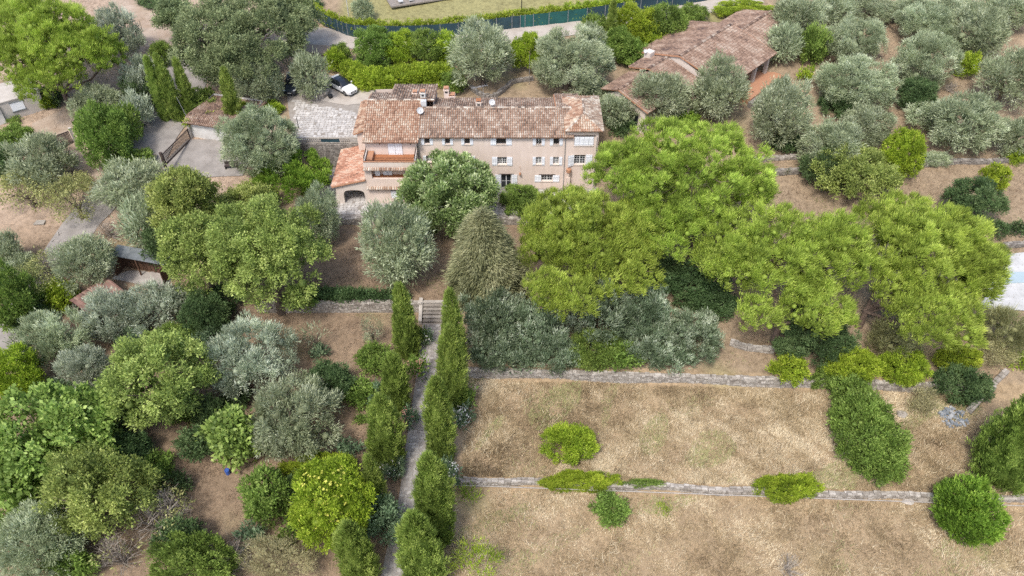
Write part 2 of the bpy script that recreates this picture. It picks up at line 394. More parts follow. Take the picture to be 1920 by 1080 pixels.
# roads, drives, yards
road_back = smooth([G(560, 66), G(620, 70), G(690, 78), G(820, 84), G(960, 66), G(1100, 46), G(1215, 30), G(1330, 8), G(1420, -8)], 5)
sheet('back_road', ribbon_pts(road_back, 4.6), 'gravel', .05)
road_left = smooth([G(640, 92), G(560, 75), G(500, 60), G(430, 50), G(340, 60), G(300, 75), G(285, 40), G(250, 5), G(225, -20)], 5)
sheet('side_road', ribbon_pts(road_left, 4.8), 'dirt_pale', .045)
lane = smooth([G(330, 90), G(345, 130), G(330, 190), G(285, 255), G(255, 310), G(215, 345), G(185, 385), G(160, 410), G(125, 460), G(90, 510), G(45, 580), G(0, 640), G(-60, 720)], 5)
sheet('lane', ribbon_pts(lane, [5.2]*6+[6.5]*16+[4.2]*(len(lane)-22)), 'asphalt', .055)
sheet('gate_yard', [G(352, 262), G(432, 262), G(470, 300), G(455, 330), G(330, 335), G(300, 312)], 'asphalt', .06)
sheet('dirt_yard', [G(60, 232), G(120, 205), G(165, 240), G(150, 262), G(145, 275), G(165, 300), G(205, 318), G(180, 335), G(110, 300), G(60, 262)], 'dirt_pale', .05)
drive_poly = [G(536, 135), G(570, 132), G(640, 145), G(700, 158), G(735, 180), G(690, 195), (-17.2, 10.5), (-17.2, 5.3), (-27, 5.3), G(548, 250), G(540, 200)]
drive = sheet('driveway', drive_poly, 'joint', .05)
pavers(drive, [tuple(G(*p)) for p in ((545, 185), (600, 196), (655, 205))]+[(-17.4, 10.3), (-17.4, 5.6), (-26.8, 5.6), tuple(G(552, 245))], .46, 'paver', .045, .04, .015, 5)
sheet('car_apron', [G(604, 190), G(590, 172), G(620, 160), G(700, 160), G(733, 180), G(690, 194), G(650, 198)], 'gravel', .085)
court_poly = [(-23.6, 4.4), (-10.8, 4.4), (-10.8, -2.6), (10.4, -2.2), (10.4, -5.4), (-22.9, -5.4)]
court = sheet('courtyard', [(-23.6, 4.5), (-11, 4.5), (-11, .3), (10.4, .3), (10.4, -5.5), (-23.2, -5.5)], 'joint', .045)
pavers(court, [(-23.4, 4.3), (-11.2, 4.3), (-11.2, -3.1), (10.2, -3.1), (10.2, -5.4), (-23, -5.4)], .45, 'paver', .045, .04, .015, 6)
pavers(court, [(-11, -.1), (10.2, -.1), (10.2, -3.1), (-11, -3.1)], .45, 'paver', .045, .04, .015, 9)
path_line = smooth([G(810, 606), G(806, 650), G(800, 700), G(792, 760), G(782, 830), G(774, 900), G(764, 960), G(748, 1030), G(735, 1090), G(722, 1150)], 5)
path = sheet('garden_path', ribbon_pts(path_line, 2.0), 'joint', .05)
pavers(path, [tuple(p) for p in ribbon_pts(path_line, 1.97)], .33, 'path_stone', .045, .03, .014, 7)

# ------------------------------------------------------------------ roofs, walls, windows
TILE_R = random.Random(3)
def roof_plane(parent, poly, mat, thick=.14, pitch=.25, row=.36, name='roof', slab='terracotta_pale', bias=0.0, var=.62):
    P = [Vector(p) for p in poly]; u = (P[1]-P[0]).normalized(); nrm = (P[1]-P[0]).cross(P[-1]-P[0]).normalized()
    if nrm.z < 0: nrm = -nrm
    v = nrm.cross(u).normalized()
    if v.z < 0: v = -v
    mb = MB(); top = [p for p in P]; bot = [p-nrm*thick for p in P]; k = len(P)
    mb.face(top, .2); mb.face(bot[::-1], .2)
    for i in range(k): mb.face([bot[i], bot[(i+1) % k], top[(i+1) % k], top[i]], .3)
    ro = mb.build(name, slab, parent); fix_normals(ro)
    uv = [((p-P[0]).dot(u), (p-P[0]).dot(v)) for p in P]; tb = MB(); R = TILE_R
    umin, umax = min(a for a, _ in uv), max(a for a, _ in uv); c = umin+pitch*.5; ph = R.uniform(0, 50)
    while c < umax:
        cross = []
        for i in range(k):
            (a0, b0), (a1, b1) = uv[i], uv[(i+1) % k]
            if (a0 <= c) != (a1 <= c): cross.append(b0+(b1-b0)*(c-a0)/(a1-a0))
        if len(cross) >= 2:
            lo, hi = min(cross), max(cross); q = lo-.06
            while q < hi-.1:
                ln = min(row+.07, hi-q); t = .5+(R.random()-.5)*var+.16*math.sin(c*.9+ph)*math.sin(q*1.3+ph*2)+.10*math.sin(c*2.3+q*.7+ph)+bias-.02
                t = min(1, max(0, t)); w0 = pitch*.44; w1 = pitch*.38; h0 = .095; h1 = .07; jx = R.uniform(-.012, .012); jz = R.uniform(0, .02)
                ra, rb = [], []
                for g in (0, 50, 90, 130, 180):
                    s_, c_ = math.sin(math.radians(g)), math.cos(math.radians(g))
                    ra.append(P[0]+u*(c+jx+w0*c_)+v*q+nrm*(.035+jz+h0*s_)); rb.append(P[0]+u*(c+jx+w1*c_)+v*(q+ln)+nrm*(.012+h1*s_))
                b = len(tb.v); tb.v.extend(tuple(x) for x in ra+rb)
                for i in range(4): tb.f.append((b+i+1, b+i, b+5+i, b+6+i)); tb.t.append(t)
                tb.f.append((b, b+1, b+2, b+3, b+4)); tb.t.append(t*.5)
                q += row
        c += pitch*R.uniform(.97, 1.03)
    tb.build('tiles', mat, ro, 'stuff'); return ro
def ridge_caps(parent, a, b, mat, r=.14, step=.4, name='ridge_cap'):
    a, b = Vector(a), Vector(b); d = (b-a).normalized(); L = (b-a).length; side = d.cross(Vector((0, 0, 1))).normalized(); up = side.cross(d); mb = MB(); q = 0
    while q < L-.1:
        t = TILE_R.random(); ra, rb = [], []
        for g in (0, 45, 90, 135, 180):
            s_, c_ = math.sin(math.radians(g)), math.cos(math.radians(g))
            ra.append(a+d*q+side*(r*c_)+up*(r*.8*s_+.03)); rb.append(a+d*min(q+step+.05, L)+side*(r*.86*c_)+up*(r*.7*s_+.03))
        k = len(mb.v); mb.v.extend(tuple(x) for x in ra+rb)
        for i in range(4): mb.f.append((k+i, k+i+1, k+6+i, k+5+i)); mb.t.append(t)
        q += step
    return mb.build(name, mat, parent, 'stuff')
def facade(mb, x0, x1, z0, z1, y, openings, depth=.3):
    xs = sorted({x0, x1, *[v for o in openings for v in o[:2]]}); zs = sorted({z0, z1, *[v for o in openings for v in o[2:4]]})
    for i in range(len(xs)-1):
        for j in range(len(zs)-1):
            cx, cz = (xs[i]+xs[i+1])/2, (zs[j]+zs[j+1])/2
            if any(o[0] < cx < o[1] and o[2] < cz < o[3] for o in openings): continue
            mb.face([(xs[i], y, zs[j]), (xs[i+1], y, zs[j]), (xs[i+1], y, zs[j+1]), (xs[i], y, zs[j+1])])
    for a, b, c, d in [o[:4] for o in openings]:
        mb.face([(a, y, c), (a, y, d), (a, y+depth, d), (a, y+depth, c)]); mb.face([(b, y, d), (b, y, c), (b, y+depth, c), (b, y+depth, d)])
        mb.face([(a, y, d), (b, y, d), (b, y+depth, d), (a, y+depth, d)]); mb.face([(b, y, c), (a, y, c), (a, y+depth, c), (b, y+depth, c)])
def shutter_mesh(w_, h_, boards=4):
    mb = MB(); bw = w_/boards
    for i in range(boards): mb.box(i*bw+.006, (i+1)*bw-.006, -.035, 0, 0, h_)
    for z in (.14*h_, .8*h_): mb.box(.02, w_-.02, -.058, -.036, z, z+.09)
    return mb
def window(house, a, b, c, d, y, cols=2, rows=3, shutters=True, door=False, opened=False, closed=False, sill=True, lintel=None, grille=False, swing=(0, 0)):
    yr = y+.19; fw = .03 if opened else .07; mb = MB()
    if closed:
        mb.box(a-.04, b+.04, y-.03, y+.06, c, d)
        fo = mb.build('window', 'dark_wood', house)
    else:
        for p in ((a, a+fw), (b-fw, b)): mb.box(*p, yr, yr+.06, c, d)
        for p in ((c, c+fw), (d-fw, d)): mb.box(a+fw, b-fw, yr, yr+.06, *p)
        mx = (a+b)/2
        if not opened: mb.box(mx-.05, mx+.05, yr-.005, yr+.055, c+fw, d-fw)
        for s, e in (() if opened else ((a+fw, mx-.05), (mx+.05, b-fw))):
            for i in range(1, cols//2): x = s+(e-s)*i/(cols//2); mb.box(x-.018, x+.018, yr+.01, yr+.05, c+fw, d-fw)
            for j in range(1, rows): z = c+fw+(d-c-2*fw)*j/rows; mb.box(s, e, yr+.01, yr+.05, z-.018, z+.018)
        fo = mb.build('door' if door else 'window', 'window_frame', house)
        g = MB(); g.box(a+.03, b-.03, yr+.03, yr+.04, c+.03, d-.03); g.build('pane_or_shade', 'glass' if not opened else 'dark_room', fo)  # opened windows hold a near-black sheet instead of glass, painting the unlit room
    w_ = (b-a)/2*1.14
    if closed:
        nb = 2 if (b-a) < 1.6 else 4; ww = (b-a+.06)/nb
        for i in range(nb):
            so = shutter_mesh(ww-.02, d-c-.02, 3).build('shutter', 'white_paint', fo); so.location = (a-.03+i*ww+.01, y-.035, c+.01)
    elif shutters:
        for k, sx in enumerate((a, b)):
            so = shutter_mesh(w_, d-c+.16, 3).build('shutter', 'white_paint', fo)
            ang = swing[k]
            if k == 0: so.location = (a-.02-w_*math.cos(ang), y-.03-w_*math.sin(ang), c-.1); so.rotation_euler = (0, 0, ang)
            else: so.location = (b+.02, y-.03, c-.1); so.rotation_euler = (0, 0, -ang)
    if sill and not door:
        s = MB(); s.box(a-.08, b+.08, y-.09, y+.12, c-.09, c-.004); s.build('sill', 'plaster_cream', fo)
    if lintel:
        s = MB(); s.box(a-lintel, b+lintel, y-.035, y+.05, d+.03, d+.17); s.build('lintel', 'dark_wood', fo)
    if grille:
        s = MB()
        for i in range(7): x = a+.06+(b-a-.12)*i/6; s.box(x-.012, x+.012, y-.05, y-.03, c, c+.45)
        s.box(a, b, y-.052, y-.028, c+.43, c+.46); s.build('guard_rail', 'iron', fo)
    return fo
def R_(pxa, pxb, pya, pyb, Y=0):
    x0, z1 = ony(pxa, pya, Y); x1, z0 = ony(pxb, pyb, Y); return x0, x1, z0, z1

# ---- the villa: three-storey pink house, facade on y = 0 facing the camera
villa = empty('villa', (0, 0, 0)); tag(villa, 'long pink three-storey villa with white shutters and tiled roofs', 'house')
top = [R_(795, 806, 257.5, 270), R_(833.8, 844, 257.5, 270.5), R_(870.4, 881.2, 257.5, 270.5), R_(930.4, 948.9, 257.7, 270.5), R_(1005.2, 1015.1, 258.5, 271), R_(1038, 1048.4, 258.5, 271)]
mid = [R_(799, 810.6, 292, 304), R_(835.7, 848, 292, 304), R_(874, 885, 292.5, 304.5), R_(932.7, 950.4, 294.5, 308.5), R_(1005, 1015, 294.5, 308), R_(1037.5, 1047.6, 294.5, 308), R_(1077, 1097, 290.6, 308.5)]
x0, x1, z0, z1 = R_(939.5, 958.7, 328, 352); fdoor = (x0, x1, .02, z1); gwin = R_(1015, 1036, 329, 339.5); kwin = R_(1078, 1112, 256, 272.5)
gleft = R_(822, 842, 328, 342)
XL, XR, XW, YB = -11.0, 10.0, 6.3, 8.6
EAVE, RIDGE = 7.62, 8.75
mb = MB(); facade(mb, XL, XR, 0, 7.5, 0, top+mid+[fdoor, gwin, gleft])
facade(mb, XW, XR, 7.5, 8.25, 0, [])
o_ = mb.build('facade', 'plaster', villa)
mb = MB()
mb.face([(XR, 0, 0), (XR, YB, 0), (XR, YB, 8.25), (XR, 0, 8.25)]); mb.face([(XL, YB, 0), (XL, YB, 7.3), (XR, YB, 7.3), (XR, YB, 0)])
mb.face([(XL, 0, 0), (XL, 0, 7.5), (XL, 4.2, 8.6), (XL, YB, 7.3), (XL, YB, 0)]); mb.face([(XW, 0, 7.4), (XW, 0, 8.25), (XW, 7, 8.25), (XW, 7, 7.4)])
mb.face([(XW, 7, 7.2), (XR, 7, 7.2), (XR, 7, 8.25), (XW, 7, 8.25)])
mb.build('wall', 'plaster', villa)
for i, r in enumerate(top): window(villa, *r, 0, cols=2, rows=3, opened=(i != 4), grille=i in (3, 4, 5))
for i, r in enumerate(mid): window(villa, *r, 0, cols=4, rows=4 if i > 2 else 3, swing=((.35, 0) if i == 6 else (.12*random.random(), .1*random.random())))
window(villa, *gwin, 0, cols=4, rows=2, lintel=.3); window(villa, *gleft, 0, cols=4, rows=2)
window(villa, *fdoor, 0, cols=2, rows=2, door=True, lintel=.3)
a_, b_, c_, d_ = kwin; window(villa, a_, b_, c_, d_, 0, closed=True, lintel=.22)
# main roof: front slope, back slope (longer to the right), right wing hip
XS = -10.6
roof_plane(villa, [(XL+.1, -.38, EAVE-.10), (7.1, -.38, EAVE-.10), (7.1, 4.1, RIDGE), (XL+.1, 4.1, RIDGE)], 'tile_aged')
roof_plane(villa, [(5.1, 8.2, 7.6), (-9.3, 8.2, 7.6), (-9.3, 4.1, RIDGE), (5.1, 4.1, RIDGE)], 'tile_aged', bias=-.12)
roof_plane(villa, [(8.2, 9.6, 7.35), (5.1, 9.6, 7.35), (5.1, 4.1, RIDGE), (8.2, 4.1, RIDGE)], 'tile_aged', bias=-.05)
ridge_caps(villa, (XL+.1, 4.1, RIDGE+.02), (7, 4.1, RIDGE+.02), 'tile_aged')
E1, E0, K = 8.35, 9.25, (8.35, 3.3)
wa, wb, wc, wd = (6.15, -.4, E1), (10.45, -.4, E1), (10.45, 7.4, E1), (6.15, 7.4, E1)
p1, p2 = (8.35, 2.0, E0), (8.35, 5.2, E0)
roof_plane(villa, [wa, wb, p1], 'tile_warm', bias=.15); roof_plane(villa, [wb, wc, p2, p1], 'tile_aged', bias=.1)
roof_plane(villa, [wd, wa, p1, p2], 'tile_warm', bias=.12); roof_plane(villa, [wc, wd, p2], 'tile_warm')
for a, b in ((wa, p1), (wb, p1), (wc, p2), (wd, p2), (p1, p2)): ridge_caps(villa, a, b, 'tile_aged', .13)
# left tower block projecting to y = -3, terrace above, loggia below
TX0, TX1, TY = -17.0, -11.05, -3.0
lw = (-16.2, -11.9, 3.62, 4.92); gw2 = R_(733, 757, 357, 370.5, TY)
mb = MB(); facade(mb, TX0, TX1, 0, 5.35, TY, [lw, gw2], .3)
mb.face([(TX1, TY, 0), (TX1, 0, 0), (TX1, 0, 5.35), (TX1, TY, 5.35)]); mb.face([(TX0, TY, 0), (TX0, TY, 5.35), (TX0, 0, 5.35), (TX0, 0, 0)])
mb.face([(TX0, 0, 0), (TX0, 0, 7.6), (TX0, 5, 9.05), (TX0, 10.2, 7.7), (TX0, 10.2, 0)])
mb.face([(TX1, -.5, 5.2), (TX1, 4.9, 5.2), (TX1, 4.9, 9.0), (TX1, -.5, 7.4)]); mb.face([(TX0, -.5, 5.2), (TX0, -.5, 7.4), (TX0, 0, 7.6), (TX0, 0, 5.2)])
tw = (-14.35, -12.75, 5.3, 7.25)
facade(mb, TX0, TX1, 5.2, 7.45, -.5, [tw], .2)
mb.face([(TX0, 10.2, 0), (TX0, 10.2, 7.7), (-9.35, 10.2, 7.95), (-9.35, 10.2, 0)]); mb.face([(-9.35, 10.2, 3), (-9.35, 10.2, 7.95), (-9.35, 5, 9.05), (-9.35, 5, 3)])
mb.build('tower_wall', 'plaster', villa)
mb = MB(); mb.box(TX0+.2, TX1-.2, TY+.2, -.52, 5.2, 5.32); mb.build('terrace_floor', 'terracotta', villa)
mb = MB(); mb.box(TX0, TX1, TY-.02, TY+.18, 5.352, 5.95); mb.box(TX0-.01, TX0+.18, TY+.182, -.52, 5.352, 5.95); mb.box(TX1-.18, TX1+.01, TY+.182, -.52, 5.352, 5.95); mb.build('parapet', 'plaster_cream', villa)
mb = MB(); mb.box(TX0-.03, TX1+.03, TY-.06, TY+.22, 5.953, 6.01); mb.build('parapet_coping', 'terracotta_pale', villa)
mb = MB()
for x in np.linspace(TX0+.1, TX1-.1, 40): mb.box(x-.011, x+.011, TY+.07, TY+.092, 6.012, 6.45)
for z in (6.06, 6.45): mb.box(TX0+.05, TX1-.05, TY+.066, TY+.096, z, z+.03)
for x in (TX0+.09, TX1-.09):
    for y in np.linspace(TY+.25, -.7, 14): mb.box(x-.011, x+.011, y-.011, y+.011, 6.012, 6.45)
    mb.box(x-.015, x+.015, TY+.1, -.55, 6.45, 6.48)
mb.build('railing', 'iron', villa)
window(villa, *tw, -.5, closed=True)
mb = MB(); mb.box(TX0+.3, TX0+.95, -2.3, -.55, 5.325, 5.85); mb.build('bench', 'terracotta_pale', villa)
for x in (-15.3, -11.75):
    mb = MB(); mb.lathe([(.02, 0), (.07, .05), (.07, .22), (.03, .3)], 8); l_ = mb.build('wall_lamp', 'iron', villa); l_.location = (x, -.58, 6.7)
# loggia interior, its doors and furniture-like shutters
mb = MB(); a, b, c, d = lw; mb.face([(a, -2.1, c), (b, -2.1, c), (b, -2.1, d), (a, -2.1, d)]); mb.face([(a, TY+.3, c), (a, TY+.3, d), (a, -2.1, d), (a, -2.1, c)]); mb.face([(b, TY+.3, d), (b, TY+.3, c), (b, -2.1, c), (b, -2.1, d)]); mb.face([(a, TY+.3, d), (b, TY+.3, d), (b, -2.1, d), (a, -2.1, d)])
mb.build('loggia_wall', 'plaster', villa)
mb = MB(); mb.box(a, b, TY+.28, -2.1, c-.06, c+.005); mb.build('loggia_floor', 'terracotta', villa)
mb = MB(); mb.box(a-.1, b+.1, TY-.05, TY+.1, d+.004, d+.17); mb.build('loggia_beam', 'dark_wood', villa)
window(villa, -13.9, -12.5, c+.25, d-.05, -2.2, cols=2, rows=2, shutters=False, sill=False)
for i, x in enumerate((-15.9, -15.0, -14.5, -12.45)):
    so = shutter_mesh(.55, 1.25, 3).build('shutter', 'white_paint', villa); so.location = (x, -2.22-(.15 if i == 0 else 0), c+.01)
mb = MB(); mb.lathe([(0, 0), (.11, .02), (.13, .1), (.1, .18), (0, .2)], 10); l_ = mb.build('lantern', 'dish', villa); l_.location = (-12.1, TY-.2, d-.22)
window(villa, *gw2, TY, closed=True, lintel=.3)
roof_plane(villa, [(TX0-.05, TY-.42, 5.06), (TX1+.05, TY-.42, 5.06), (TX1+.05, TY-.02, 5.2), (TX0-.05, TY-.02, 5.2)], 'tile_aged', .06, .27, .4, 'canopy', bias=.2)
roof_plane(villa, [(TX0+.05, TY-.42, 2.38), (TX1+.05, TY-.42, 2.38), (TX1+.05, TY-.02, 2.52), (TX0+.05, TY-.02, 2.52)], 'tile_aged', .06, .27, .4, 'canopy', bias=.25)
roof_plane(villa, [(TX0-.2, -1.05, 7.28), (TX1+.25, -1.05, 7.28), (TX1+.25, 5.0, 9.25), (TX0-.2, 5.0, 9.25)], 'tile_warm', bias=.08)
roof_plane(villa, [(-9.2, 10.7, 8.05), (-14.6, 10.7, 8.05), (-14.6, 5.0, 9.25), (-9.2, 5.0, 9.25)], 'tile_aged', .14, .3, .42, bias=-.18)
roof_plane(villa, [(-14.62, 8.2, 8.3), (TX0-.2, 8.2, 8.3), (TX0-.2, 5.0, 9.2), (-14.62, 5.0, 9.2)], 'tile_aged', bias=-.15)
ridge_caps(villa, (TX0-.2, 5, 9.27), (-9.2, 5, 9.27), 'tile_aged')
# west annex with a roof falling to the drive
mb = MB(); mb.box(-18.6, -17.02, 3.2, 10, 3.0, 5.9); mb.build('annex_wall', 'plaster', villa)
roof_plane(villa, [(-18.95, 10.4, 5.85), (-18.95, 2.9, 5.85), (-16.95, 2.9, 6.75), (-16.95, 10.4, 6.75)], 'tile_warm', bias=.0)
roof_plane(villa, [(-17.5, 1.0, 6.2), (-17.5, 3.0, 6.2), (-17.0, 3.0, 6.45), (-17.0, 1.0, 6.45)], 'tile_aged', .06, name='canopy')
# arched porch on the left with its own roof
PX0, PX1, PY0, PY1 = -20.6, -17.0, -3.0, 4.4
mb = MB(); az = 2.0; arch = []
ax0, ax1 = -19.85, -17.35
for k in range(0, 13):
    g = math.pi*k/12; arch.append(((ax0+ax1)/2-math.copysign(abs(math.cos(g))**.55, math.cos(g))*(ax1-ax0)/2, 1.15+.85*math.sin(g)**.7))
def archwall(y0, y1):
    zl = lambda x: 2.62+(x-PX0)/(PX1-PX0)*.95
    for y, fl in ((y0, 1), (y1, -1)):
        polys = [[(PX0-.25, y, 0), (ax0, y, 0), (ax0, y, 1.15), (PX0, y, zl(PX0))], [(ax1, y, 0), (PX1, y, 0), (PX1, y, zl(PX1)), (ax1, y, 1.15)]]
        for i in range(12):
            (xa, za), (xb, zb) = arch[i], arch[i+1]; polys.append([(xa, y, za), (xb, y, zb), (xb, y, zl(xb)), (xa, y, zl(xa))])
        polys.append([(PX0, y, zl(PX0)), (ax0, y, 1.15), (ax0, y, zl(ax0))]); polys.append([(ax1, y, 1.15), (PX1, y, zl(PX1)), (ax1, y, zl(ax1))])
        for p in polys: mb.face(p[::fl])
    pts = [(ax0, 0)]+arch+[(ax1, 0)]
    for i in range(len(pts)-1): mb.face([(pts[i][0], y0, pts[i][1]), (pts[i+1][0], y0, pts[i+1][1]), (pts[i+1][0], y1, pts[i+1][1]), (pts[i][0], y1, pts[i][1])])
    mb.face([(PX0-.25, y0, 0), (PX0, y0, 2.62), (PX0, y1, 2.62), (PX0-.25, y1, 0)])
archwall(PY0, PY0+.4)
mb.build('arched_porch_wall', 'plaster_cream', villa)
for y_ in (PY0+.42, 3.4):
    mb = MB(); mb.box(PX0+.02, PX0+.35, y_, y_+.6, 0, 2.62); mb.build('pier', 'plaster_cream', villa)
roof_plane(villa, [(PX0-.45, PY1+.4, 2.62), (PX0-.45, PY0-.25, 2.62), (PX1-.02, PY0-.25, 3.62), (PX1-.02, PY1+.4, 3.62)], 'tile_red', name='porch_roof', bias=.1)
# chimneys, aerials, dishes and roof equipment
def chimney(x, y, z0, h, w_=.55, mat='plaster', cap='terracotta_pale'):
    mb = MB(); mb.box(x-w_/2, x+w_/2, y-w_/2, y+w_/2, z0, z0+h); mb.box(x-w_/2-.05, x+w_/2+.05, y-w_/2-.05, y+w_/2+.05, z0+h+.002, z0+h+.07)
    o = mb.build('chimney', mat, villa)
    mb = MB(); mb.box(x-w_/4, x+w_/4, y-w_/2-.056, y-w_/2-.052, z0+h-.3, z0+h-.1); mb.build('flue_opening', 'dark_room', o)
    mb = MB(); mb.box(x-w_/2, x+w_/2, y-w_/2, y+w_/2, z0+h+.25, z0+h+.31)
    for sx in (-1, 1):
        for sy in (-1, 1): mb.box(x+sx*(w_/2-.07)-.04, x+sx*(w_/2-.07)+.04, y+sy*(w_/2-.07)-.04, y+sy*(w_/2-.07)+.04, z0+h+.072, z0+h+.25)
    mb.build('cowl', cap, o); return o
chimney(-8.0, 8.3, 6.2, 2.6, .62); chimney(-7.35, 8.35, 6.2, 1.7, .75)
chimney(-10.6, 5.9, 8.4, 1.35, .6, 'plaster_white'); chimney(-11.7, 7.2, 8.0, .95, .55)
chimney(-3.95, 4.7, 8.3, .9, .62, 'plaster_cream', 'terracotta')
def dish(x, y, z, r, yaw=0):
    M = Matrix.Translation((x, y, z)) @ Matrix.Rotation(yaw, 4, 'Z') @ Matrix.Rotation(math.radians(62), 4, 'X')
    mb = MB(); mb.lathe([(0, 0), (r*.5, .03), (r*.85, .09), (r, .13), (r*.98, .15), (r*.5, .06), (0, .03)], 20, M=M); o = mb.build('satellite_dish', 'dish', villa)
    mb = MB(); mb.tube([(x, y+.1, z-.9), (x, y+.1, z)], .03, 6); q = M @ Vector((0, -.05, .55)); mb.tube([M @ Vector((0, -r*.9, .1)), q], .015, 5); mb.box(q.x-.05, q.x+.05, q.y-.05, q.y+.05, q.z-.04, q.z+.04); mb.build('bracket', 'galv', o); return o
dish(-2.35, 4.2, 9.45, .36, .1); dish(-10.75, 3.0, 9.05, .4, .35)
def aerial(x, y, z, h, lean=0, n_=7):
    mb = MB(); top_ = Vector((x+lean, y, z+h)); mb.tube([(x, y, z), top_], .022, 5)
    mb.tube([top_+Vector((-.5, .0, -.1)), top_+Vector((.5, .35, -.1))], .014, 4)
    for k in range(n_):
        c0 = top_+Vector((-.5+k/(n_-1), k*.35/(n_-1), -.1)); mb.tube([c0+Vector((.1, -.28, 0)), c0+Vector((-.1, .28, 0))], .009, 4)
    return mb.build('aerial', 'galv', villa)
aerial(-3.9, 5.4, 8.4, 2.3, -.35); aerial(-3.3, 5.2, 8.4, 2.6, -.1, 5)
mb = MB(); mb.box(-10.75, -10.1, 4.25, 4.75, 8.7, 9.5); mb.build('roof_unit', 'dish', villa)
mb = MB(); mb.lathe([(.16, 0), (.16, 2.6), (.24, 2.62), (.26, 2.95), (.2, 3.0)], 10); mb.box(-.2, .2, -.2, .2, -.05, 2.0)
cp = mb.build('outdoor_flue', 'plaster', villa); cp.location = (6.75, -.35, 0)
mb = MB(); mb.lathe([(.22, 0), (.3, .03), (.3, .42), (.22, .45), (0, .46)], 12); mb.build('pot_cap', 'terracotta_pale', cp, loc=(0, 0, 2.7))
for px in (914, 975):
    x, z = ony(px, 326); mb = MB(); mb.tube([(x, -.02, z+1.1), (x, -.3, z+1.05)], .02, 5); mb.tube([(x, -.3, z+1.05), (x, -.3, z+.4)], .012, 4); mb.lathe([(.03, .42), (.12, .32), (.14, .1), (.06, 0)], 8, M=Matrix.Translation((x, -.3, z))); mb.build('hanging_lantern', 'terracotta_pale', villa)
for x in (-10.85, 6.2, 9.85):
    mb = MB(); mb.tube([(x, -.08, 7.4), (x, -.08, 0.05)], .045, 6); mb.build('downpipe', 'galv', villa)

# ---- stone walls, built stone by stone in one part
def stone_wall(label, line, zt, zb, th=.45, mat='stone', core='joint', cat='wall', stone=(.22, .5), rowh=.2, name='stone_wall', seed=1, both=False):
    r = random.Random(seed); pts = [Vector((p[0], p[1], 0)) for p in line]; core_b = MB(); sb = MB()
    def zv(f, p): return f(p.x, p.y) if callable(f) else f
    for i in range(len(pts)-1):
        a, b = pts[i], pts[i+1]; d = (b-a); L = d.length; d.normalize(); nn = Vector((d.y, -d.x, 0))
        za, zb_ = zv(zt, a), zv(zt, b); ba, bb = zv(zb, a), zv(zb, b)
        q = [a+nn*th/2, b+nn*th/2, a-nn*th/2, b-nn*th/2]
        core_b.hexa([(*q[0][:2], ba-.3), (*q[1][:2], bb-.3), (*q[2][:2], ba-.3), (*q[3][:2], bb-.3), (*q[0][:2], za-.05), (*q[1][:2], zb_-.05), (*q[2][:2], za-.05), (*q[3][:2], zb_-.05)])
        for side in ((1, -1) if both else (1,)):
            H = max(za-ba, zb_-bb); nr = max(1, int(H/rowh+.5))
            for k in range(nr):
                s = -r.uniform(0, .2)
                while s < L:
                    l_ = r.uniform(*stone); e = min(s+l_, L); s0 = max(s, 0)
                    if e-s0 > .06:
                        fr = (s0+e)/2/L; zt_ = za+(zb_-za)*fr; zb2 = ba+(bb-ba)*fr; hh = (zt_-zb2)/nr; pr = r.uniform(.015, .07)
                        c = a+d*((s0+e)/2)+nn*side*(th/2+pr/2-.02)
                        sb.obox(c, d, e-s0-.03, nn, pr+.06, zb2+hh*k+.012, zb2+hh*(k+1)-.012-r.uniform(0, .02), r.random())
                    s = e if e > s else s+.1
        s = 0.0
        while s < L:                                 # coping
            l_ = min(r.uniform(.3, .65), L-s)
            if l_ > .08:
                fr = (s+l_/2)/L; zt_ = za+(zb_-za)*fr; dv = r.uniform(.42, .58)
                for h0, h1 in ((-.5, dv-.5), (dv-.5, .5)):
                    cc = a+d*(s+l_/2)+nn*((h0+h1)/2*(th+.06)); sb.obox(cc, d, l_-.03, nn, (h1-h0)*(th+.06)-.03, zt_-.14, zt_+r.uniform(-.07, .11), r.random())
            s += max(l_, .05)
    o = core_b.build(name, core); tag(o, label, cat); sb.build('stones', mat, o, 'stuff'); return o
xs = np.arange(-4.6, 33, 1.5)
stone_wall('pale dry-stone retaining wall along the top of the upper field', [(x, wy(x, -27.95)) for x in xs], lambda x, y: Tz(x, wy(x, -27.95)+.6)+.16, lambda x, y: Tz(x, y-.6)-.1, .4, seed=2)
xs = np.arange(33, 48, 1.5)
stone_wall('short pale wall stretch behind the shrubs right of the upper field', [(x, wy(x, -27.95)) for x in xs], lambda x, y: Tz(x, wy(x, -27.95)+.6)+.14, lambda x, y: Tz(x, y-.6)-.1, .4, seed=3)
xs = np.arange(-5.2, 53, 1.5)
stone_wall('low rubble wall dividing the upper field from the lower field', [(x, wy(x, -39.45)+.12*math.sin(x*.6)) for x in xs], lambda x, y: Tz(x, wy(x, -39.45)+.6)+.1, lambda x, y: Tz(x, y-.6)-.08, .38, seed=4)
stone_wall('low stone wall below the clipped dark hedge beside the garden steps', [(-27, -18.95), (-21, -18.9), (-15, -18.85), (-9.5, -18.85)], -.78, -2.1, .5, seed=5)
stone_wall('low paved edge wall in front of the villa courtyard', [(-23.6, -5.8), (-16, -5.8), (-8, -5.8), (2, -5.8), (10.5, -5.8)], .12, -.75, .4, seed=6)
stone_wall('tall grey stone retaining wall below the drive balustrade', [(-28, 4.7), (-24, 4.72), (-20.8, 4.72), (-17.1, 4.72)], 3.45, 0, .5, 'stone_grey', seed=7)
stone_wall('low wall stub in the shade under the right pines', [tuple(G(1368, 645)), tuple(G(1400, 655)), tuple(G(1450, 660))], lambda x, y: Tz(x, y)+.55, lambda x, y: Tz(x, y), .45, seed=8)
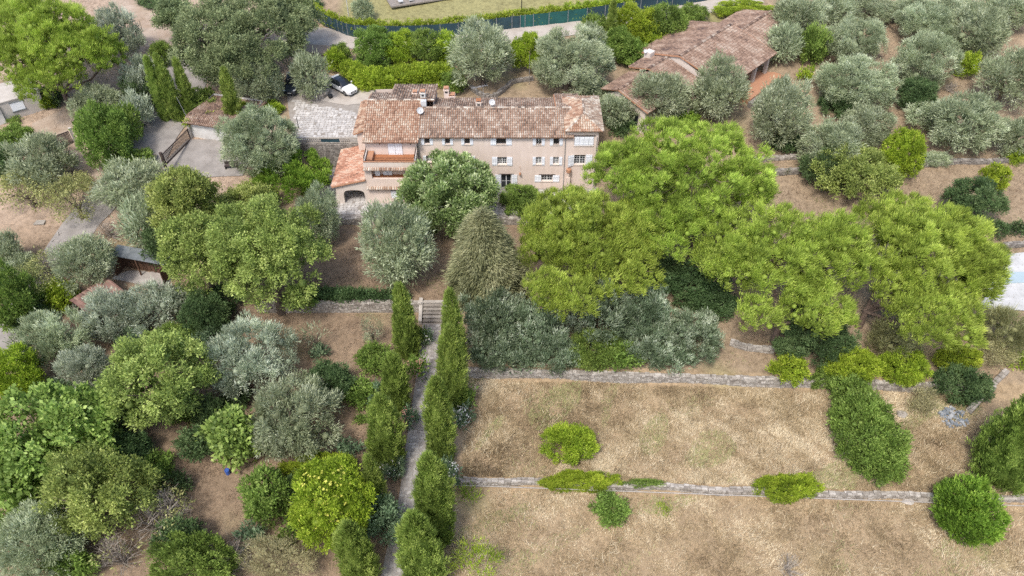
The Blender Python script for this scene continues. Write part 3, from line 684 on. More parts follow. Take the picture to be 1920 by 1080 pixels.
stone_wall('upper of two short terrace walls right of the tall pine', [tuple(G(1412, 303)), tuple(G(1450, 299)), tuple(G(1500, 296))], lambda x, y: Tz(x, y)+.45, lambda x, y: Tz(x, y), .5, seed=9)
stone_wall('lower of two short terrace walls right of the tall pine', [tuple(G(1430, 330)), tuple(G(1470, 326)), tuple(G(1520, 322))], lambda x, y: Tz(x, y)+.7, lambda x, y: Tz(x, y), .5, 'stone_grey', seed=10)
stone_wall('grey wall at the foot of the olive grove near the right edge', [tuple(G(p, q)) for p, q in ((1690, 318), (1740, 310), (1800, 305), (1860, 306), (1930, 298), (1990, 292))], lambda x, y: Tz(x, y)+.5, lambda x, y: Tz(x, y), .5, 'stone_grey', seed=11)
stone_wall('leaning grey wall beside the big right-hand cypress', [tuple(G(1885, 700)), tuple(G(1850, 735)), tuple(G(1815, 775))], lambda x, y: Tz(x, y)+.6, lambda x, y: Tz(x, y), .5, 'stone', seed=12)
stone_wall('curved low stone wall round the olive behind the villa', [tuple(p) for p in smooth([G(882, 165), G(898, 178), G(925, 183), G(945, 170), G(965, 155), G(1000, 150)], 4)], lambda x, y: Tz(x, y)+.5, lambda x, y: Tz(x, y), .4, 'stone_grey', seed=13)
pc = at(588, 186); ring = [(pc[0]+1.75*math.cos(t), pc[1]+1.5+1.75*math.sin(t)) for t in np.linspace(0, 2*math.pi, 17)]
stone_wall('round stone planter under the olive beside the white car', ring, Tz(pc[0], pc[1]+1.5)+.5, Tz(pc[0], pc[1]+1.5), .35, 'stone', cat='planter', name='planter', seed=14)
stone_wall('low stone step wall along the sloping courtyard ramp', [(-23.4, 3.6), (-22.6, 1), (-22.3, -2.0)], .35, 0, .4, 'stone', seed=15)
stone_wall('short pale wall stub in front of the left pool terrace', [tuple(G(1880, 463)), tuple(G(1930, 460))], lambda x, y: Tz(x, y)+.5, lambda x, y: Tz(x, y), .5, 'stone_grey', seed=16)

# stone balustrade on the tall retaining wall
bal = empty('balustrade', (-23.5, 4.72, 3.5)); tag(bal, 'pale stone balustrade above the tall grey retaining wall', 'balustrade')
mb = MB()
for z in (0, .62): mb.box(-4.3, 6.2, -.12, .12, z, z+.1)
mb.build('rail', 'stone', bal)
mb = MB(); mb.lathe([(.05, 0), (.075, .08), (.09, .2), (.045, .34), (.06, .46), (.05, .518)], 8); me = mb.mesh('baluster', 'stone')
for i in range(44):
    x = -4.2+i*.24
    if -.0 < x < 2.4 or 3.6 < x: continue
    b = bpy.data.objects.new('baluster', me); link(b, bal); b.location = (x, 0, .1)
mb = MB(); mb.box(.05, 2.3, -.05, .05, .11, .6); mb.build('blue_panel', 'screen_blue', bal)
# garden steps
st = empty('garden_steps', (-8.3, -19.6, -2.1)); tag(st, 'stone garden steps between the twin cypresses', 'steps')
for i in range(6):
    mb = MB(); z = .2*i; mb.box(-1.0-.02*i, 1.0+.02*i, -1.0+.36*i, -.66+.36*i+.06, z-.3, z+.14); mb.box(-1.05-.02*i, 1.05+.02*i, -1.05+.36*i, -.70+.36*i, z+.142, z+.2); mb.t = [random.random()]*len(mb.f); mb.build('step', 'stone', st)
for sx in (-1.3, 1.3):
    mb = MB(); mb.hexa([(sx-.18, -1.2, -.3), (sx+.18, -1.2, -.3), (sx-.18, 1.2, -.3), (sx+.18, 1.2, -.3), (sx-.18, -1.2, .42), (sx+.18, -1.2, .42), (sx-.18, 1.2, 1.5), (sx+.18, 1.2, 1.5)], .8); mb.build('side_wall', 'stone', st)
# irrigation pipe along the low wall
mb = MB(); pl = [(x, wy(x, -39.95), Tz(x, wy(x, -39.95))+.45) for x in np.arange(-5, 53, 2)]; mb.tube(pl, .045, 5)
tag(mb.build('water_pipe', 'concrete'), 'thin pale pipe running along the low field wall', 'pipe')

# ---- bungalow to the upper right, turned about 47 degrees
bo = Vector((22.05, 18.24, 0)); bd = Vector((.68, .733, 0)).normalized(); bn = Vector((.733, -.68, 0)).normalized()
B = lambda a, p, z: tuple(bo+bd*a+bn*p+Vector((0, 0, z)))
bung = empty('bungalow', (0, 0, 0)); tag(bung, 'single-storey house with large pinkish tiled roof among olives at upper right', 'house')
def bwall(a0, a1, p0, p1, z0, zs, gable=None):
    mb = MB(); q = [(a0, p0), (a1, p0), (a1, p1), (a0, p1)]
    for i in range(4):
        (a, p), (c, d) = q[i], q[(i+1) % 4]; f = [B(a, p, z0), B(c, d, z0), B(c, d, zs), B(a, p, zs)]
        if gable and a == c: f.insert(3, B(a, gable[0], gable[1]))
        mb.face(f)
    o = mb.build('wall', 'plaster_cream', bung); fix_normals(o); return o
bwall(.2, 12.6, -6.1, 4.6, 2.4, 6.3, (0, 7.75)); bwall(12.7, 21, -2.6, 5.8, 2.6, 5.9, (1.4, 7.2)); bwall(-10, .15, -4.0, 2.2, 1.6, 5.2, (-2, 6.35)); bwall(-4, .1, -4.2, 5, 2.2, 5.3, (-1.5, 7.0))
def bgable(a0, a1, pr, zr, pl, zl, pr2, zr2, mat='tile_pinkish', bias=0, caps=True):
    roof_plane(bung, [B(a0, pr2, zr2), B(a1, pr2, zr2), B(a1, pr, zr), B(a0, pr, zr)], mat, .15, .33, .42, bias=bias+.05, var=.42)
    roof_plane(bung, [B(a1, pl, zl), B(a0, pl, zl), B(a0, pr, zr), B(a1, pr, zr)], mat, .15, .33, .42, bias=bias-.08, var=.42)
    if caps: ridge_caps(bung, B(a0, pr, zr+.03), B(a1, pr, zr+.03), 'tile_pinkish', .24)
bgable(0, 13, 0, 8.0, -6.7, 6.3, 7.5, 6.25); bgable(13.02, 21.4, 1.4, 7.45, -3.2, 6.3, 6.8, 6.0, bias=.05)
bgable(-4.3, -.05, -1.8, 7.25, -4.9, 6.4, 5.4, 5.55); bgable(-10.4, -4.32, -2, 6.6, -4.6, 5.8, 2.8, 5.2)
mb = MB(); mb.box(4.2, 12.8, 4.65, 9.2, 2.2, 3.55); M_ = Matrix(((bd.x, bn.x, 0, bo.x), (bd.y, bn.y, 0, bo.y), (0, 0, 1, 0), (0, 0, 0, 1)))
mb.v = [tuple(M_ @ Vector(v)) for v in mb.v]; fo = mb.build('porch_floor', 'terracotta_pale', bung); fix_normals(fo)
for k, (z, w2) in enumerate(((3.3, 9.8), (3.05, 10.5))):
    mb = MB(); mb.box(3.6, 13.2, w2-.65, w2, 2, z); mb.v = [tuple(M_ @ Vector(v)) for v in mb.v]; so = mb.build('porch_step', 'stone_grey', bung); fix_normals(so)
for a in (5.4, 8.3, 11.6):
    mb = MB(); mb.box(a-.22, a+.22, 6.7, 7.14, 3.56, 6.15); mb.v = [tuple(M_ @ Vector(v)) for v in mb.v]; co = mb.build('column', 'plaster_grey', bung); fix_normals(co)
mb = MB(); mb.box(6, 8, 4.58, 4.63, 3.6, 5.7); mb.v = [tuple(M_ @ Vector(v)) for v in mb.v]; wo_ = mb.build('window', 'glass', bung); fix_normals(wo_)
mb = MB(); mb.box(-10.06, -10.02, -.6, 1.2, 2.6, 4.3); mb.v = [tuple(M_ @ Vector(v)) for v in mb.v]; wo_ = mb.build('window', 'glass', bung); fix_normals(wo_)
mb = MB(); mb.box(-1, .1, -4.9, -3.9, 5.8, 7.4); mb.v = [tuple(M_ @ Vector(v)) for v in mb.v]; co = mb.build('chimney', 'plaster_cream', bung); fix_normals(co)
q = B(-1.2, -4.6, 7.6); mb = MB(); mb.lathe([(0, 0), (.16, .03), (.25, .09), (.16, .05), (0, .03)], 16, M=Matrix.Translation(q) @ Matrix.Rotation(1.0, 4, 'X')); mb.build('satellite_dish', 'dish', bung)
mb = MB(); q = B(1, -5.2, 6.6); mb.tube([q, (q[0], q[1], q[2]+1.8)], .025, 5); mb.build('aerial', 'iron', bung)

# ---- gatehouse wall with tiled roof, gates
gh = empty('gatehouse', (0, 0, 0)); tag(gh, 'low white garage with lichened tile roof beside the sliding gate', 'garage')
u = Vector((5.98, -1.48, 0)).normalized(); v_ = Vector((1.48, 5.98, 0)).normalized(); g0 = Vector((-40.4, 7.2, 0))
Q = lambda a, p, z: tuple(g0+u*a+v_*p+Vector((0, 0, z)))
mb = MB(); qq = [(0.2, -.3), (7.2, -.3), (7.2, 6.5), (.2, 6.5)]
for i in range(4):
    (a, p), (c, d) = qq[i], qq[(i+1) % 4]; mb.face([Q(a, p, 2.8), Q(c, d, 2.8), Q(c, d, 5.3), Q(a, p, 5.3)])
o_ = mb.build('wall', 'plaster_white', gh); fix_normals(o_)
roof_plane(gh, [Q(0, -.75, 5.25), Q(7.5, -.75, 5.25), Q(7.5, .5, 5.7), Q(0, .5, 5.7)], 'tile_pinkish', .12, .24, .4, bias=.05)
roof_plane(gh, [Q(7.5, 6.8, 4.9), Q(0, 6.8, 4.9), Q(0, .5, 5.7), Q(7.5, .5, 5.7)], 'tile_pinkish', .12, .24, .4, bias=-.1)
mb = MB(); q = Q(.1, .2, 5.6); mb.tube([q, (q[0]-.5, q[1]+.1, q[2]+2.6)], .035, 5); mb.build('mast', 'galv', gh)
def gate(name, label, a, b, z0, h, nsl, lean=0):
    a, b = Vector((*a, 0)), Vector((*b, 0)); d = (b-a); L = d.length; d.normalize(); e = empty(name, (a.x, a.y, z0), math.atan2(d.y, d.x)); tag(e, label, 'gate')
    mb = MB()
    for z in (.08, h-.08): mb.box(0, L, -.04, .04, z-.05, z+.05)
    for x in (0, L-.09): mb.box(x, x+.09, -.045, .045, .03, h)
    mb.box(-.05, L+.05, -.06, .06, -.05, .028); mb.build('gate_frame', 'gate_brown', e)
    mb = MB(); mb.box(-.05, .05, -.018, .018, .135, h-.135); me = mb.mesh('slat', 'gate_brown')
    for i in range(nsl):
        s = bpy.data.objects.new('slat', me); link(s, e); s.location = (.2+(L-.4)*i/(nsl-1), 0, 0)
    for x in (-.25, L+.15):
        mb = MB(); mb.box(x-.12, x+.12, -.14, .14, -.2, h+.25); mb.box(x-.15, x+.15, -.17, .17, h+.252, h+.32); mb.build('post', 'plaster_grey' if x < 0 else 'gate_brown', e)
    return e
gate('sliding_gate', 'brown slatted sliding gate beside the white garage', (-40.1, 6.3), (-41.5, .7), 3.0, 1.55, 26)
ga, gb = G(138, 268), G(104, 285); gate('metal_gate', 'dark slatted metal gate across the left dirt yard', (ga.x, ga.y), (gb.x, gb.y), Tz(*ga)+.05, 1.7, 16)
p = at(288, 298); mb = MB(); mb.lathe([(.28, 0), (.42, .3), (.5, .5), (.45, .5), (.36, .3), (.3, .25), (0, .25)], 14); tag(mb.build('flower_pot', 'stone', loc=p[:3]), 'round stone pot at the foot of the sliding gate', 'pot')

# ---- left white outbuilding, half out of frame
hb = empty('outbuilding', (0, 0, 0)); tag(hb, 'small grey rendered building with tiled roof at left edge', 'building')
p0, p1_ = Vector((-64.6, 9.8, 0)), Vector((-60.6, 12.6, 0)); u = (p1_-p0).normalized(); v_ = Vector((-u.y, u.x, 0)); Lb = (p1_-p0).length
HB = lambda a, p, z: tuple(p0+u*a+v_*p+Vector((0, 0, z)))
mb = MB(); qq = [(0, 0), (Lb, 0), (Lb, 5), (0, 5)]
for i in range(4):
    (a, p), (c, d) = qq[i], qq[(i+1) % 4]; mb.face([HB(a, p, 2.8), HB(c, d, 2.8), HB(c, d, 5.9), HB(a, p, 5.9)])
o_ = mb.build('wall', 'plaster_grey', hb); fix_normals(o_)
M_ = Matrix(((u.x, v_.x, 0, p0.x), (u.y, v_.y, 0, p0.y), (0, 0, 1, 0), (0, 0, 0, 1)))
def hbox(name, mat, *b, par=hb):
    mb = MB(); mb.box(*b); mb.v = [tuple(M_ @ Vector(q)) for q in mb.v]; o = mb.build(name, mat, par); fix_normals(o); return o
hbox('roof_slab', 'plaster_grey', -.1, Lb+.1, -.1, 5.1, 5.902, 6.02)
wn = hbox('shutter', 'white_paint', 1.2, 2.7, -.06, -.003, 4.4, 5.5); hbox('lintel', 'sheet_grey', 1.1, 2.8, -.1, -.003, 5.52, 5.62); hbox('sill', 'sheet_grey', 1.1, 2.8, -.1, -.003, 4.28, 4.38); hbox('vent', 'dark_room', 3.9, 4.15, -.03, -.003, 5.2, 5.35)
roof_plane(hb, [HB(-3.5, -.6, 5.8), HB(-.4, -.6, 5.8), HB(-.4, 4, 6.9), HB(-3.5, 4, 6.9)], 'tile_warm'); 
mb = MB(); qq = [(-3.2, -.2), (-.02, -.2), (-.02, 4), (-3.2, 4)]
for i in range(4):
    (a, p), (c, d) = qq[i], qq[(i+1) % 4]; mb.face([HB(a, p, 2.8), HB(c, d, 2.8), HB(c, d, 5.7), HB(a, p, 5.7)])
o_ = mb.build('wall', 'plaster_white', hb); fix_normals(o_)

# ---- open-fronted wooden shed and rusty lean-to on the left slope
c = at(268, 522); zs = Tz(c[0], c[1]); sh = empty('shed', (c[0], c[1], zs), math.radians(-14)); tag(sh, 'open-fronted brown timber shed with grey sheet roof under trees', 'shed')
mb = MB(); mb.box(-3.0, 3.0, 1.2, 1.3, 0, 2.3); mb.box(-3, -2.9, -.4, 1.2, 0, 2.2); mb.box(2.9, 3.0, -.4, 1.2, 0, 2.2); mb.build('wall', 'brown_wood', sh)
mb = MB(); mb.hexa([(-3.4, .3, 2.35), (3.3, .3, 2.35), (-3.4, 1.9, 2.55), (3.3, 1.9, 2.55), (-3.4, .3, 2.42), (3.3, .3, 2.42), (-3.4, 1.9, 2.62), (3.3, 1.9, 2.62)]); mb.build('roof', 'sheet_grey', sh)
for x in (-2.95, -.4, 2.95):
    mb = MB(); mb.box(x-.07, x+.07, .32, .44, 0, 2.34); mb.build('post', 'brown_wood', sh)
mb = MB(); mb.box(-3.2, 3.2, -.9, 1.2, -.3, .06); mb.build('floor', 'concrete', sh)
for x in np.linspace(-2.7, 2.7, 12):
    mb = MB(); mb.box(x-.2, x+.2, 1.14, 1.195, .08, 2.2); mb.build('board', 'brown_wood', sh)
a = at(206, 524, 2.3); b = at(140, 573, 2.3); zr = Tz((a[0]+b[0])/2, (a[1]+b[1])/2)+2.5
ls = empty('lean_to', (0, 0, 0)); tag(ls, 'lean-to with rusty red corrugated roof between olives at left', 'shed')
A, Bq = Vector((a[0], a[1], zr)), Vector((b[0], b[1], zr)); d = (Bq-A).normalized(); nn = Vector((-d.y, d.x, 0)); 
mb = MB(); L = (Bq-A).length
for k in range(int(L/.16)):
    s0, s1 = k*.16, k*.16+.16; zz = .05 if k % 2 else 0
    for sg, wd_ in ((1, 2.8), (-1, .9)):
        f = [A+d*s0+Vector((0, 0, zz)), A+d*s1+Vector((0, 0, .05-zz)), A+d*s1+nn*sg*wd_+Vector((0, 0, .05-zz-.22*wd_)), A+d*s0+nn*sg*wd_+Vector((0, 0, zz-.22*wd_))]
        mb.face(f, random.random())
mb.build('roof', 'rust_sheet', ls)
mb = MB(); qq = [A+nn*2.6, Bq+nn*2.6, Bq-nn*.8, A-nn*.8]
for i in range(4):
    p, q = qq[i], qq[(i+1) % 4]; mb.face([(p.x, p.y, zr-3), (q.x, q.y, zr-3), (q.x, q.y, zr-.75), (p.x, p.y, zr-.75)])
o_ = mb.build('wall', 'grey_wood', ls); fix_normals(o_)

# ---- windbreak screen along the back road, in panels
fl = smooth([G(578, 20), G(600, 44), G(635, 60), G(668, 70), G(760, 72), G(860, 66), G(960, 54), G(1000, 50), G(1100, 38), G(1200, 22), G(1290, 8), G(1390, -12)], 3)
scr = empty('windbreak_fence', (*fl[0], 0)); scr.location = (0, 0, 0); tag(scr, 'dark blue and teal mesh windbreak fence along the back road', 'fence')
for i in range(len(fl)-1):
    a, b = fl[i], fl[i+1]; za, zb_ = Tz(*a), Tz(*b); mb = MB(); teal = 19 <= i <= 23; ns_ = 6
    nrm = Vector((-(b-a).y, (b-a).x)).normalized()
    for k in range(ns_):
        p, q = a.lerp(b, k/ns_), a.lerp(b, (k+1)/ns_); op, oq = nrm*.05*math.sin(k/ns_*math.pi*2), nrm*.05*math.sin((k+1)/ns_*math.pi*2); p, q = p+op, q+oq
        z0, z1_ = za+(zb_-za)*k/ns_, za+(zb_-za)*(k+1)/ns_
        mb.face([(p.x, p.y, z0+.05), (q.x, q.y, z1_+.05), (q.x, q.y, z1_+1.9), (p.x, p.y, z0+1.9)]); mb.face([(p.x+nrm.x*.012, p.y+nrm.y*.012, z0+1.9), (q.x+nrm.x*.012, q.y+nrm.y*.012, z1_+1.9), (q.x+nrm.x*.012, q.y+nrm.y*.012, z1_+.05), (p.x+nrm.x*.012, p.y+nrm.y*.012, z0+.05)])
    mb.build('screen_panel', 'screen_teal' if teal else 'screen_blue', scr)
    mb = MB(); mb.tube([(a.x, a.y, za-.2), (a.x, a.y, za+2.0)], .04, 6); mb.build('post', 'galv', scr)

# ---- things beyond the fence, poles
p = at(780, 8); dk = empty('sun_deck', (p[0]+.5, p[1]+3.0, Tz(p[0], p[1]+3)), .35); tag(dk, 'timber sun deck with white loungers on the far lawn', 'deck')
for i in range(18):
    mb = MB(); mb.box(-5.5, 5.5, -3.2+i*.36, -3.2+i*.36+.33, 0, .22); mb.build('plank', 'grey_wood', dk)
for x in (-3.8, -2.2, .2, 1.8):
    lo_ = empty('sun_lounger', (dk.location.x+x*math.cos(.35)+2*math.sin(.35), dk.location.y+x*math.sin(.35)-2*math.cos(.35), dk.location.z+.22), .35); 
    tag(lo_, {-3.8: 'leftmost', -2.2: 'second', .2: 'third', 1.8: 'rightmost'}[x]+' white sun lounger along the timber deck at the top edge', 'lounger', 'loungers on the far deck')
    mb = MB(); mb.box(-.35, .35, -.8, .6, .25, .37); mb.build('seat', 'deck_white', lo_)
    mb = MB(); mb.hexa([(-.35, .6, .25), (.35, .6, .25), (-.35, 1.15, .6), (.35, 1.15, .6), (-.35, .6, .37), (.35, .6, .37), (-.35, 1.15, .72), (.35, 1.15, .72)]); mb.build('backrest', 'deck_white', lo_)
    for sx in (-.3, .3):
        for y in (-.7, .5):
            mb = MB(); mb.box(sx-.03, sx+.03, y-.03, y+.03, 0, .248); mb.build('leg', 'deck_white', lo_)
def pole(label, px, py, h, mat, r=.06, name='pole', lean=0):
    p = at(px, py); mb = MB(); mb.tube([(0, 0, -.2), (lean, 0, h)], [r, r*.7], 7); tag(mb.build(name, mat, loc=p[:3]), label, 'pole')
pole('white pole beside the far lawn left of the round shrub', 655, 38, 3.6, 'deck_white', .08)
pole('slim dark post at the far lawn hedge', 978, 22, 2.4, 'iron', .08)
pole('slim grey pole standing behind the villa before the large olive', 992, 158, 4.2, 'galv', .04)
pole('short black lamp post on the pale drive', 560, 240, 1.5, 'iron', .06)
for i, (a, b) in enumerate(((268, 60), (292, 40))):
    pole(('nearer' if i == 0 else 'farther')+' thin fence post beside the dirt road at upper left', a, b, 1.7, 'iron', .04, 'fence_post')
# pool terrace at the right edge
tp = [G(1882, 478), G(1960, 470), G(1960, 585), G(1835, 580), G(1862, 520)]
terr = sheet('pool_terrace', tp, 'deck_white', .1)
mb = MB(); a, b = G(1850, 534), G(1975, 530); c, d = G(1975, 512), G(1868, 512); z = Tz(*a)+.14; zz = Tz(*d)+.14
mb.hexa([(*a, z-.3), (*b, z-.3), (*d, zz-.3), (*c, zz-.3), (*a, z+.05), (*b, z+.05), (*d, zz+.05), (*c, zz+.05)]); tag(mb.build('pool', 'pool_cover'), 'pale blue covered pool strip on white terrace at right edge', 'pool')
# stone heap and loose rocks
def rocks(name, label, px, py, n_, spread, size, mat, seed, cat='stones'):
    r = random.Random(seed); p = at(px, py); mb = MB()
    for i in range(n_):
        rr_ = spread*math.sqrt(r.random()); g = r.uniform(0, 6.28); x, y = p[0]+rr_*math.cos(g)*1.2, p[1]+rr_*math.sin(g); s = size*r.uniform(.5, 1.2); z = Tz(x, y)+max(0, .45*(1-rr_/spread))*spread*.4
        M = Matrix.Translation((x-p[0], y-p[1], z-p[2]+s*.2)) @ Matrix.Rotation(r.uniform(0, 6), 4, 'Z') @ Matrix.Rotation(r.uniform(-.4, .4), 4, 'X')
        q = [(sx*s*r.uniform(.35, .6), sy*s*r.uniform(.3, .5), sz*s*r.uniform(.25, .4)) for sz in (-1, 1) for sy in (-1, 1) for sx in (-1, 1)]; mb.hexa(q, r.random(), M)
    o = mb.build(name, mat, loc=p[:3]); tag(o, label, cat); o['kind'] = 'stuff' if n_ > 40 else 'thing'; fix_normals(o); return o
rocks('rubble_heap', 'heap of blue-grey rubble beside the big right-hand cypress', 1788, 784, 90, 1.15, .3, 'blue_rubble', 3)
for i, (px, py, l_) in enumerate(((1702, 940, 'pale boulder left of the leafy bush below the low wall'), (1730, 936, 'grey boulder nearest the leafy bush below the low wall'), (1690, 778, 'pale rock lying right of the big field shrub'))):
    r = random.Random(i+40); p = at(px, py); mb = MB(); prof = [(0, -.2), (.35, -.05), (.42, .12), (.28, .3), (0, .36)]; mb.lathe(prof, 9); mb.v = [(x*r.uniform(.8, 1.3)*1.3, y*r.uniform(.8, 1.2), z*r.uniform(.8, 1.2)) for x, y, z in mb.v]; mb.t = [r.random()]*len(mb.f)
    tag(mb.build('boulder', 'stone', loc=p[:3]), l_, 'rock')
# small objects
p = at(620, 184); mb = MB(); mb.lathe([(0, .5), (.3, .5), (.33, .45), (.28, .05), (.25, 0)], 14); tag(mb.build('rubber_bucket', 'plastic_black', loc=p[:3]), 'small black tub on the drive below the white car', 'bucket')
p = at(428, 888); mb = MB(); mb.lathe([(0, 0), (.2, 0), (.23, .55), (.2, .6), (.18, .55), (0, .53)], 14); tag(mb.build('water_barrel', 'plastic_blue', loc=p[:3]), 'blue plastic barrel at the clearing edge lower left', 'barrel')
for i, (px, py) in enumerate(((118, 437), (105, 452), (128, 450))):
    p = at(px, py); mb = MB(); L_ = (1.3, .9, .8)[i]; mb.box(-L_/2, L_/2, -.06, .06, .02, .1); mb.box(-L_/2+.1, -L_/2+.2, -.3, .3, .102, .14); o = mb.build('timber_offcut', 'concrete', loc=p[:3]); o.rotation_euler = (0, 0, (.5, -.3, 1.0)[i])
    tag(o, ('longest pale timber offcut', 'lowest pale timber offcut', 'small pale timber offcut')[i]+' on the left dirt bank', 'timber')
p = at(75, 418); mb = MB(); mb.hexa([(-.6, -.4, 0), (.6, -.3, 0), (-.5, .4, 0), (.55, .4, 0), (-.6, -.4, .12), (.6, -.3, .15), (-.5, .4, .1), (.55, .4, .12)], .5); tag(mb.build('stone_slab', 'stone', loc=p[:3]), 'flat pale stone slab on the left dirt bank', 'slab')
p = at(435, 316); cb = empty('garden_bench', p[:3], .1); tag(cb, 'small dark bench by the gate yard below the olive', 'bench')
for n_, b_ in (('seat', (-.8, .8, -.2, .25, .42, .48)), ('backrest', (-.8, .8, .26, .31, .5, .9)), ('leg', (-.75, -.68, -.18, .24, 0, .418)), ('leg', (.68, .75, -.18, .24, 0, .418))):
    mb = MB(); mb.box(*b_); mb.build(n_, 'dark_wood', cb)

# ---- cars
def car(name, label, loc, rz, paint, roofmat, white):
    e = empty(name, loc, rz); tag(e, label, 'car')
    # stations along length: x, half width, belt z, top z, half roof width
    S = [(2.22, .55, .62, .66, .50), (2.12, .76, .66, .72, .66), (1.7, .86, .74, .84, .72), (1.15, .89, .84, .95, .74), (.95, .89, .88, .99, .72), (.25, .90, .93, 1.50, .60), (-.35, .90, .95, 1.56, .60), (-1.1, .90, .97, 1.55, .58), (-1.6, .89, .99, 1.50, .56), (-2.0, .87, 1.0, 1.14, .62), (-2.14, .80, .80, .9, .66), (-2.2, .62, .5, .56, .56)]
    rings = []
    for x, w_, bz, tz, rw in S: rings.append([(x, -w_*.93, .24), (x, -w_, .45), (x, -w_*.985, bz), (x, -rw, tz-.035), (x, -rw*.55, tz), (x, rw*.55, tz), (x, rw, tz-.035), (x, w_*.985, bz), (x, w_, .45), (x, w_*.93, .24)])
    P = {k: MB() for k in ('body', 'side_window_right', 'side_window_left', 'windshield', 'rear_window', 'roof')}
    for i in range(len(S)-1):
        for k in range(9):
            q = [rings[i][k], rings[i][k+1], rings[i+1][k+1], rings[i+1][k]]; dst = 'body'
            if k in (2, 6) and 4 <= i <= 7: dst = 'side_window_right' if k == 2 else 'side_window_left'
            elif k in (3, 4, 5) and i == 4: dst = 'windshield'
            elif k in (3, 4, 5) and i == 8: dst = 'rear_window'
            elif k in (3, 4, 5) and 5 <= i <= 6: dst = 'roof'
            P[dst].face(q)
    P['body'].face(rings[0][::-1]); P['body'].face(rings[-1])
    for k, mb in P.items():
        mat = paint if k == 'body' else (roofmat if k == 'roof' else 'car_glass'); nm = 'side_window' if k.startswith('side') else k
        o = mb.build(nm, mat, e); o.data.polygons.foreach_set('use_smooth', [k == 'body']*len(o.data.polygons))
    for sy in (-1, 1):
        for x in (1.38, -1.35):
            mb = MB(); M = Matrix.Translation((x, sy*.80, .33)) @ Matrix.Rotation(math.pi/2, 4, 'X')
            mb.lathe([(.2, -.12), (.31, -.12), (.335, -.09), (.335, .09), (.31, .12), (.2, .12)], 18, M=M); wh = mb.build('wheel', 'rubber', e)
            mb = MB(); mb.lathe([(0, -.118), (.2, -.115), (.215, -.1), (.215, .1), (.2, .115), (0, .118)], 12, M=M); mb.build('rim', 'alloy', wh)
        mb = MB(); mb.hexa([(1.98, sy*.50, .66), (2.13, sy*.50, .64), (1.85, sy*.80, .70), (1.98, sy*.80, .68), (1.94, sy*.5, .755), (2.12, sy*.5, .715), (1.82, sy*.82, .79), (1.96, sy*.83, .76)]); ho = mb.build('headlight', 'headlight', e); fix_normals(ho)
        mb = MB(); mb.box(.62, .82, sy*.92-.02, sy*.92+.14 if sy > 0 else sy*.92+.02, .95, 1.1) if sy > 0 else mb.box(.62, .82, -1.06, -.9, .95, 1.1); mb.build('mirror', paint, e)
    mb = MB(); mb.box(2.17, 2.235, -.42, .42, .34, .58); mb.build('grille', 'plastic_black', e)
    mb = MB(); mb.box(2.236, 2.25, -.26, .26, .42, .53); mb.build('number_plate', 'deck_white', e)
    mb = MB(); mb.box(2.0, 2.2, -.7, .7, .2, .3); mb.build('bumper', 'plastic_black', e)
    for sy in (-1, 1):
        mb = MB(); mb.box(-1.2, 1.2, sy*.84-.05, sy*.84+.05, .18, .27); mb.build('sill_trim', 'plastic_black', e)
    return e
p = at(644, 169); car('car', 'white hatchback with dark glass roof parked by the clipped hedge', (p[0], p[1], Tz(p[0], p[1])+.1), math.radians(-42), 'car_white', 'car_glass', True)
p = at(549, 166); car('car', 'dark blue car half hidden under the olive on the drive', (p[0], p[1], Tz(p[0], p[1])+.1), math.radians(-88), 'car_dark', 'car_dark', False)

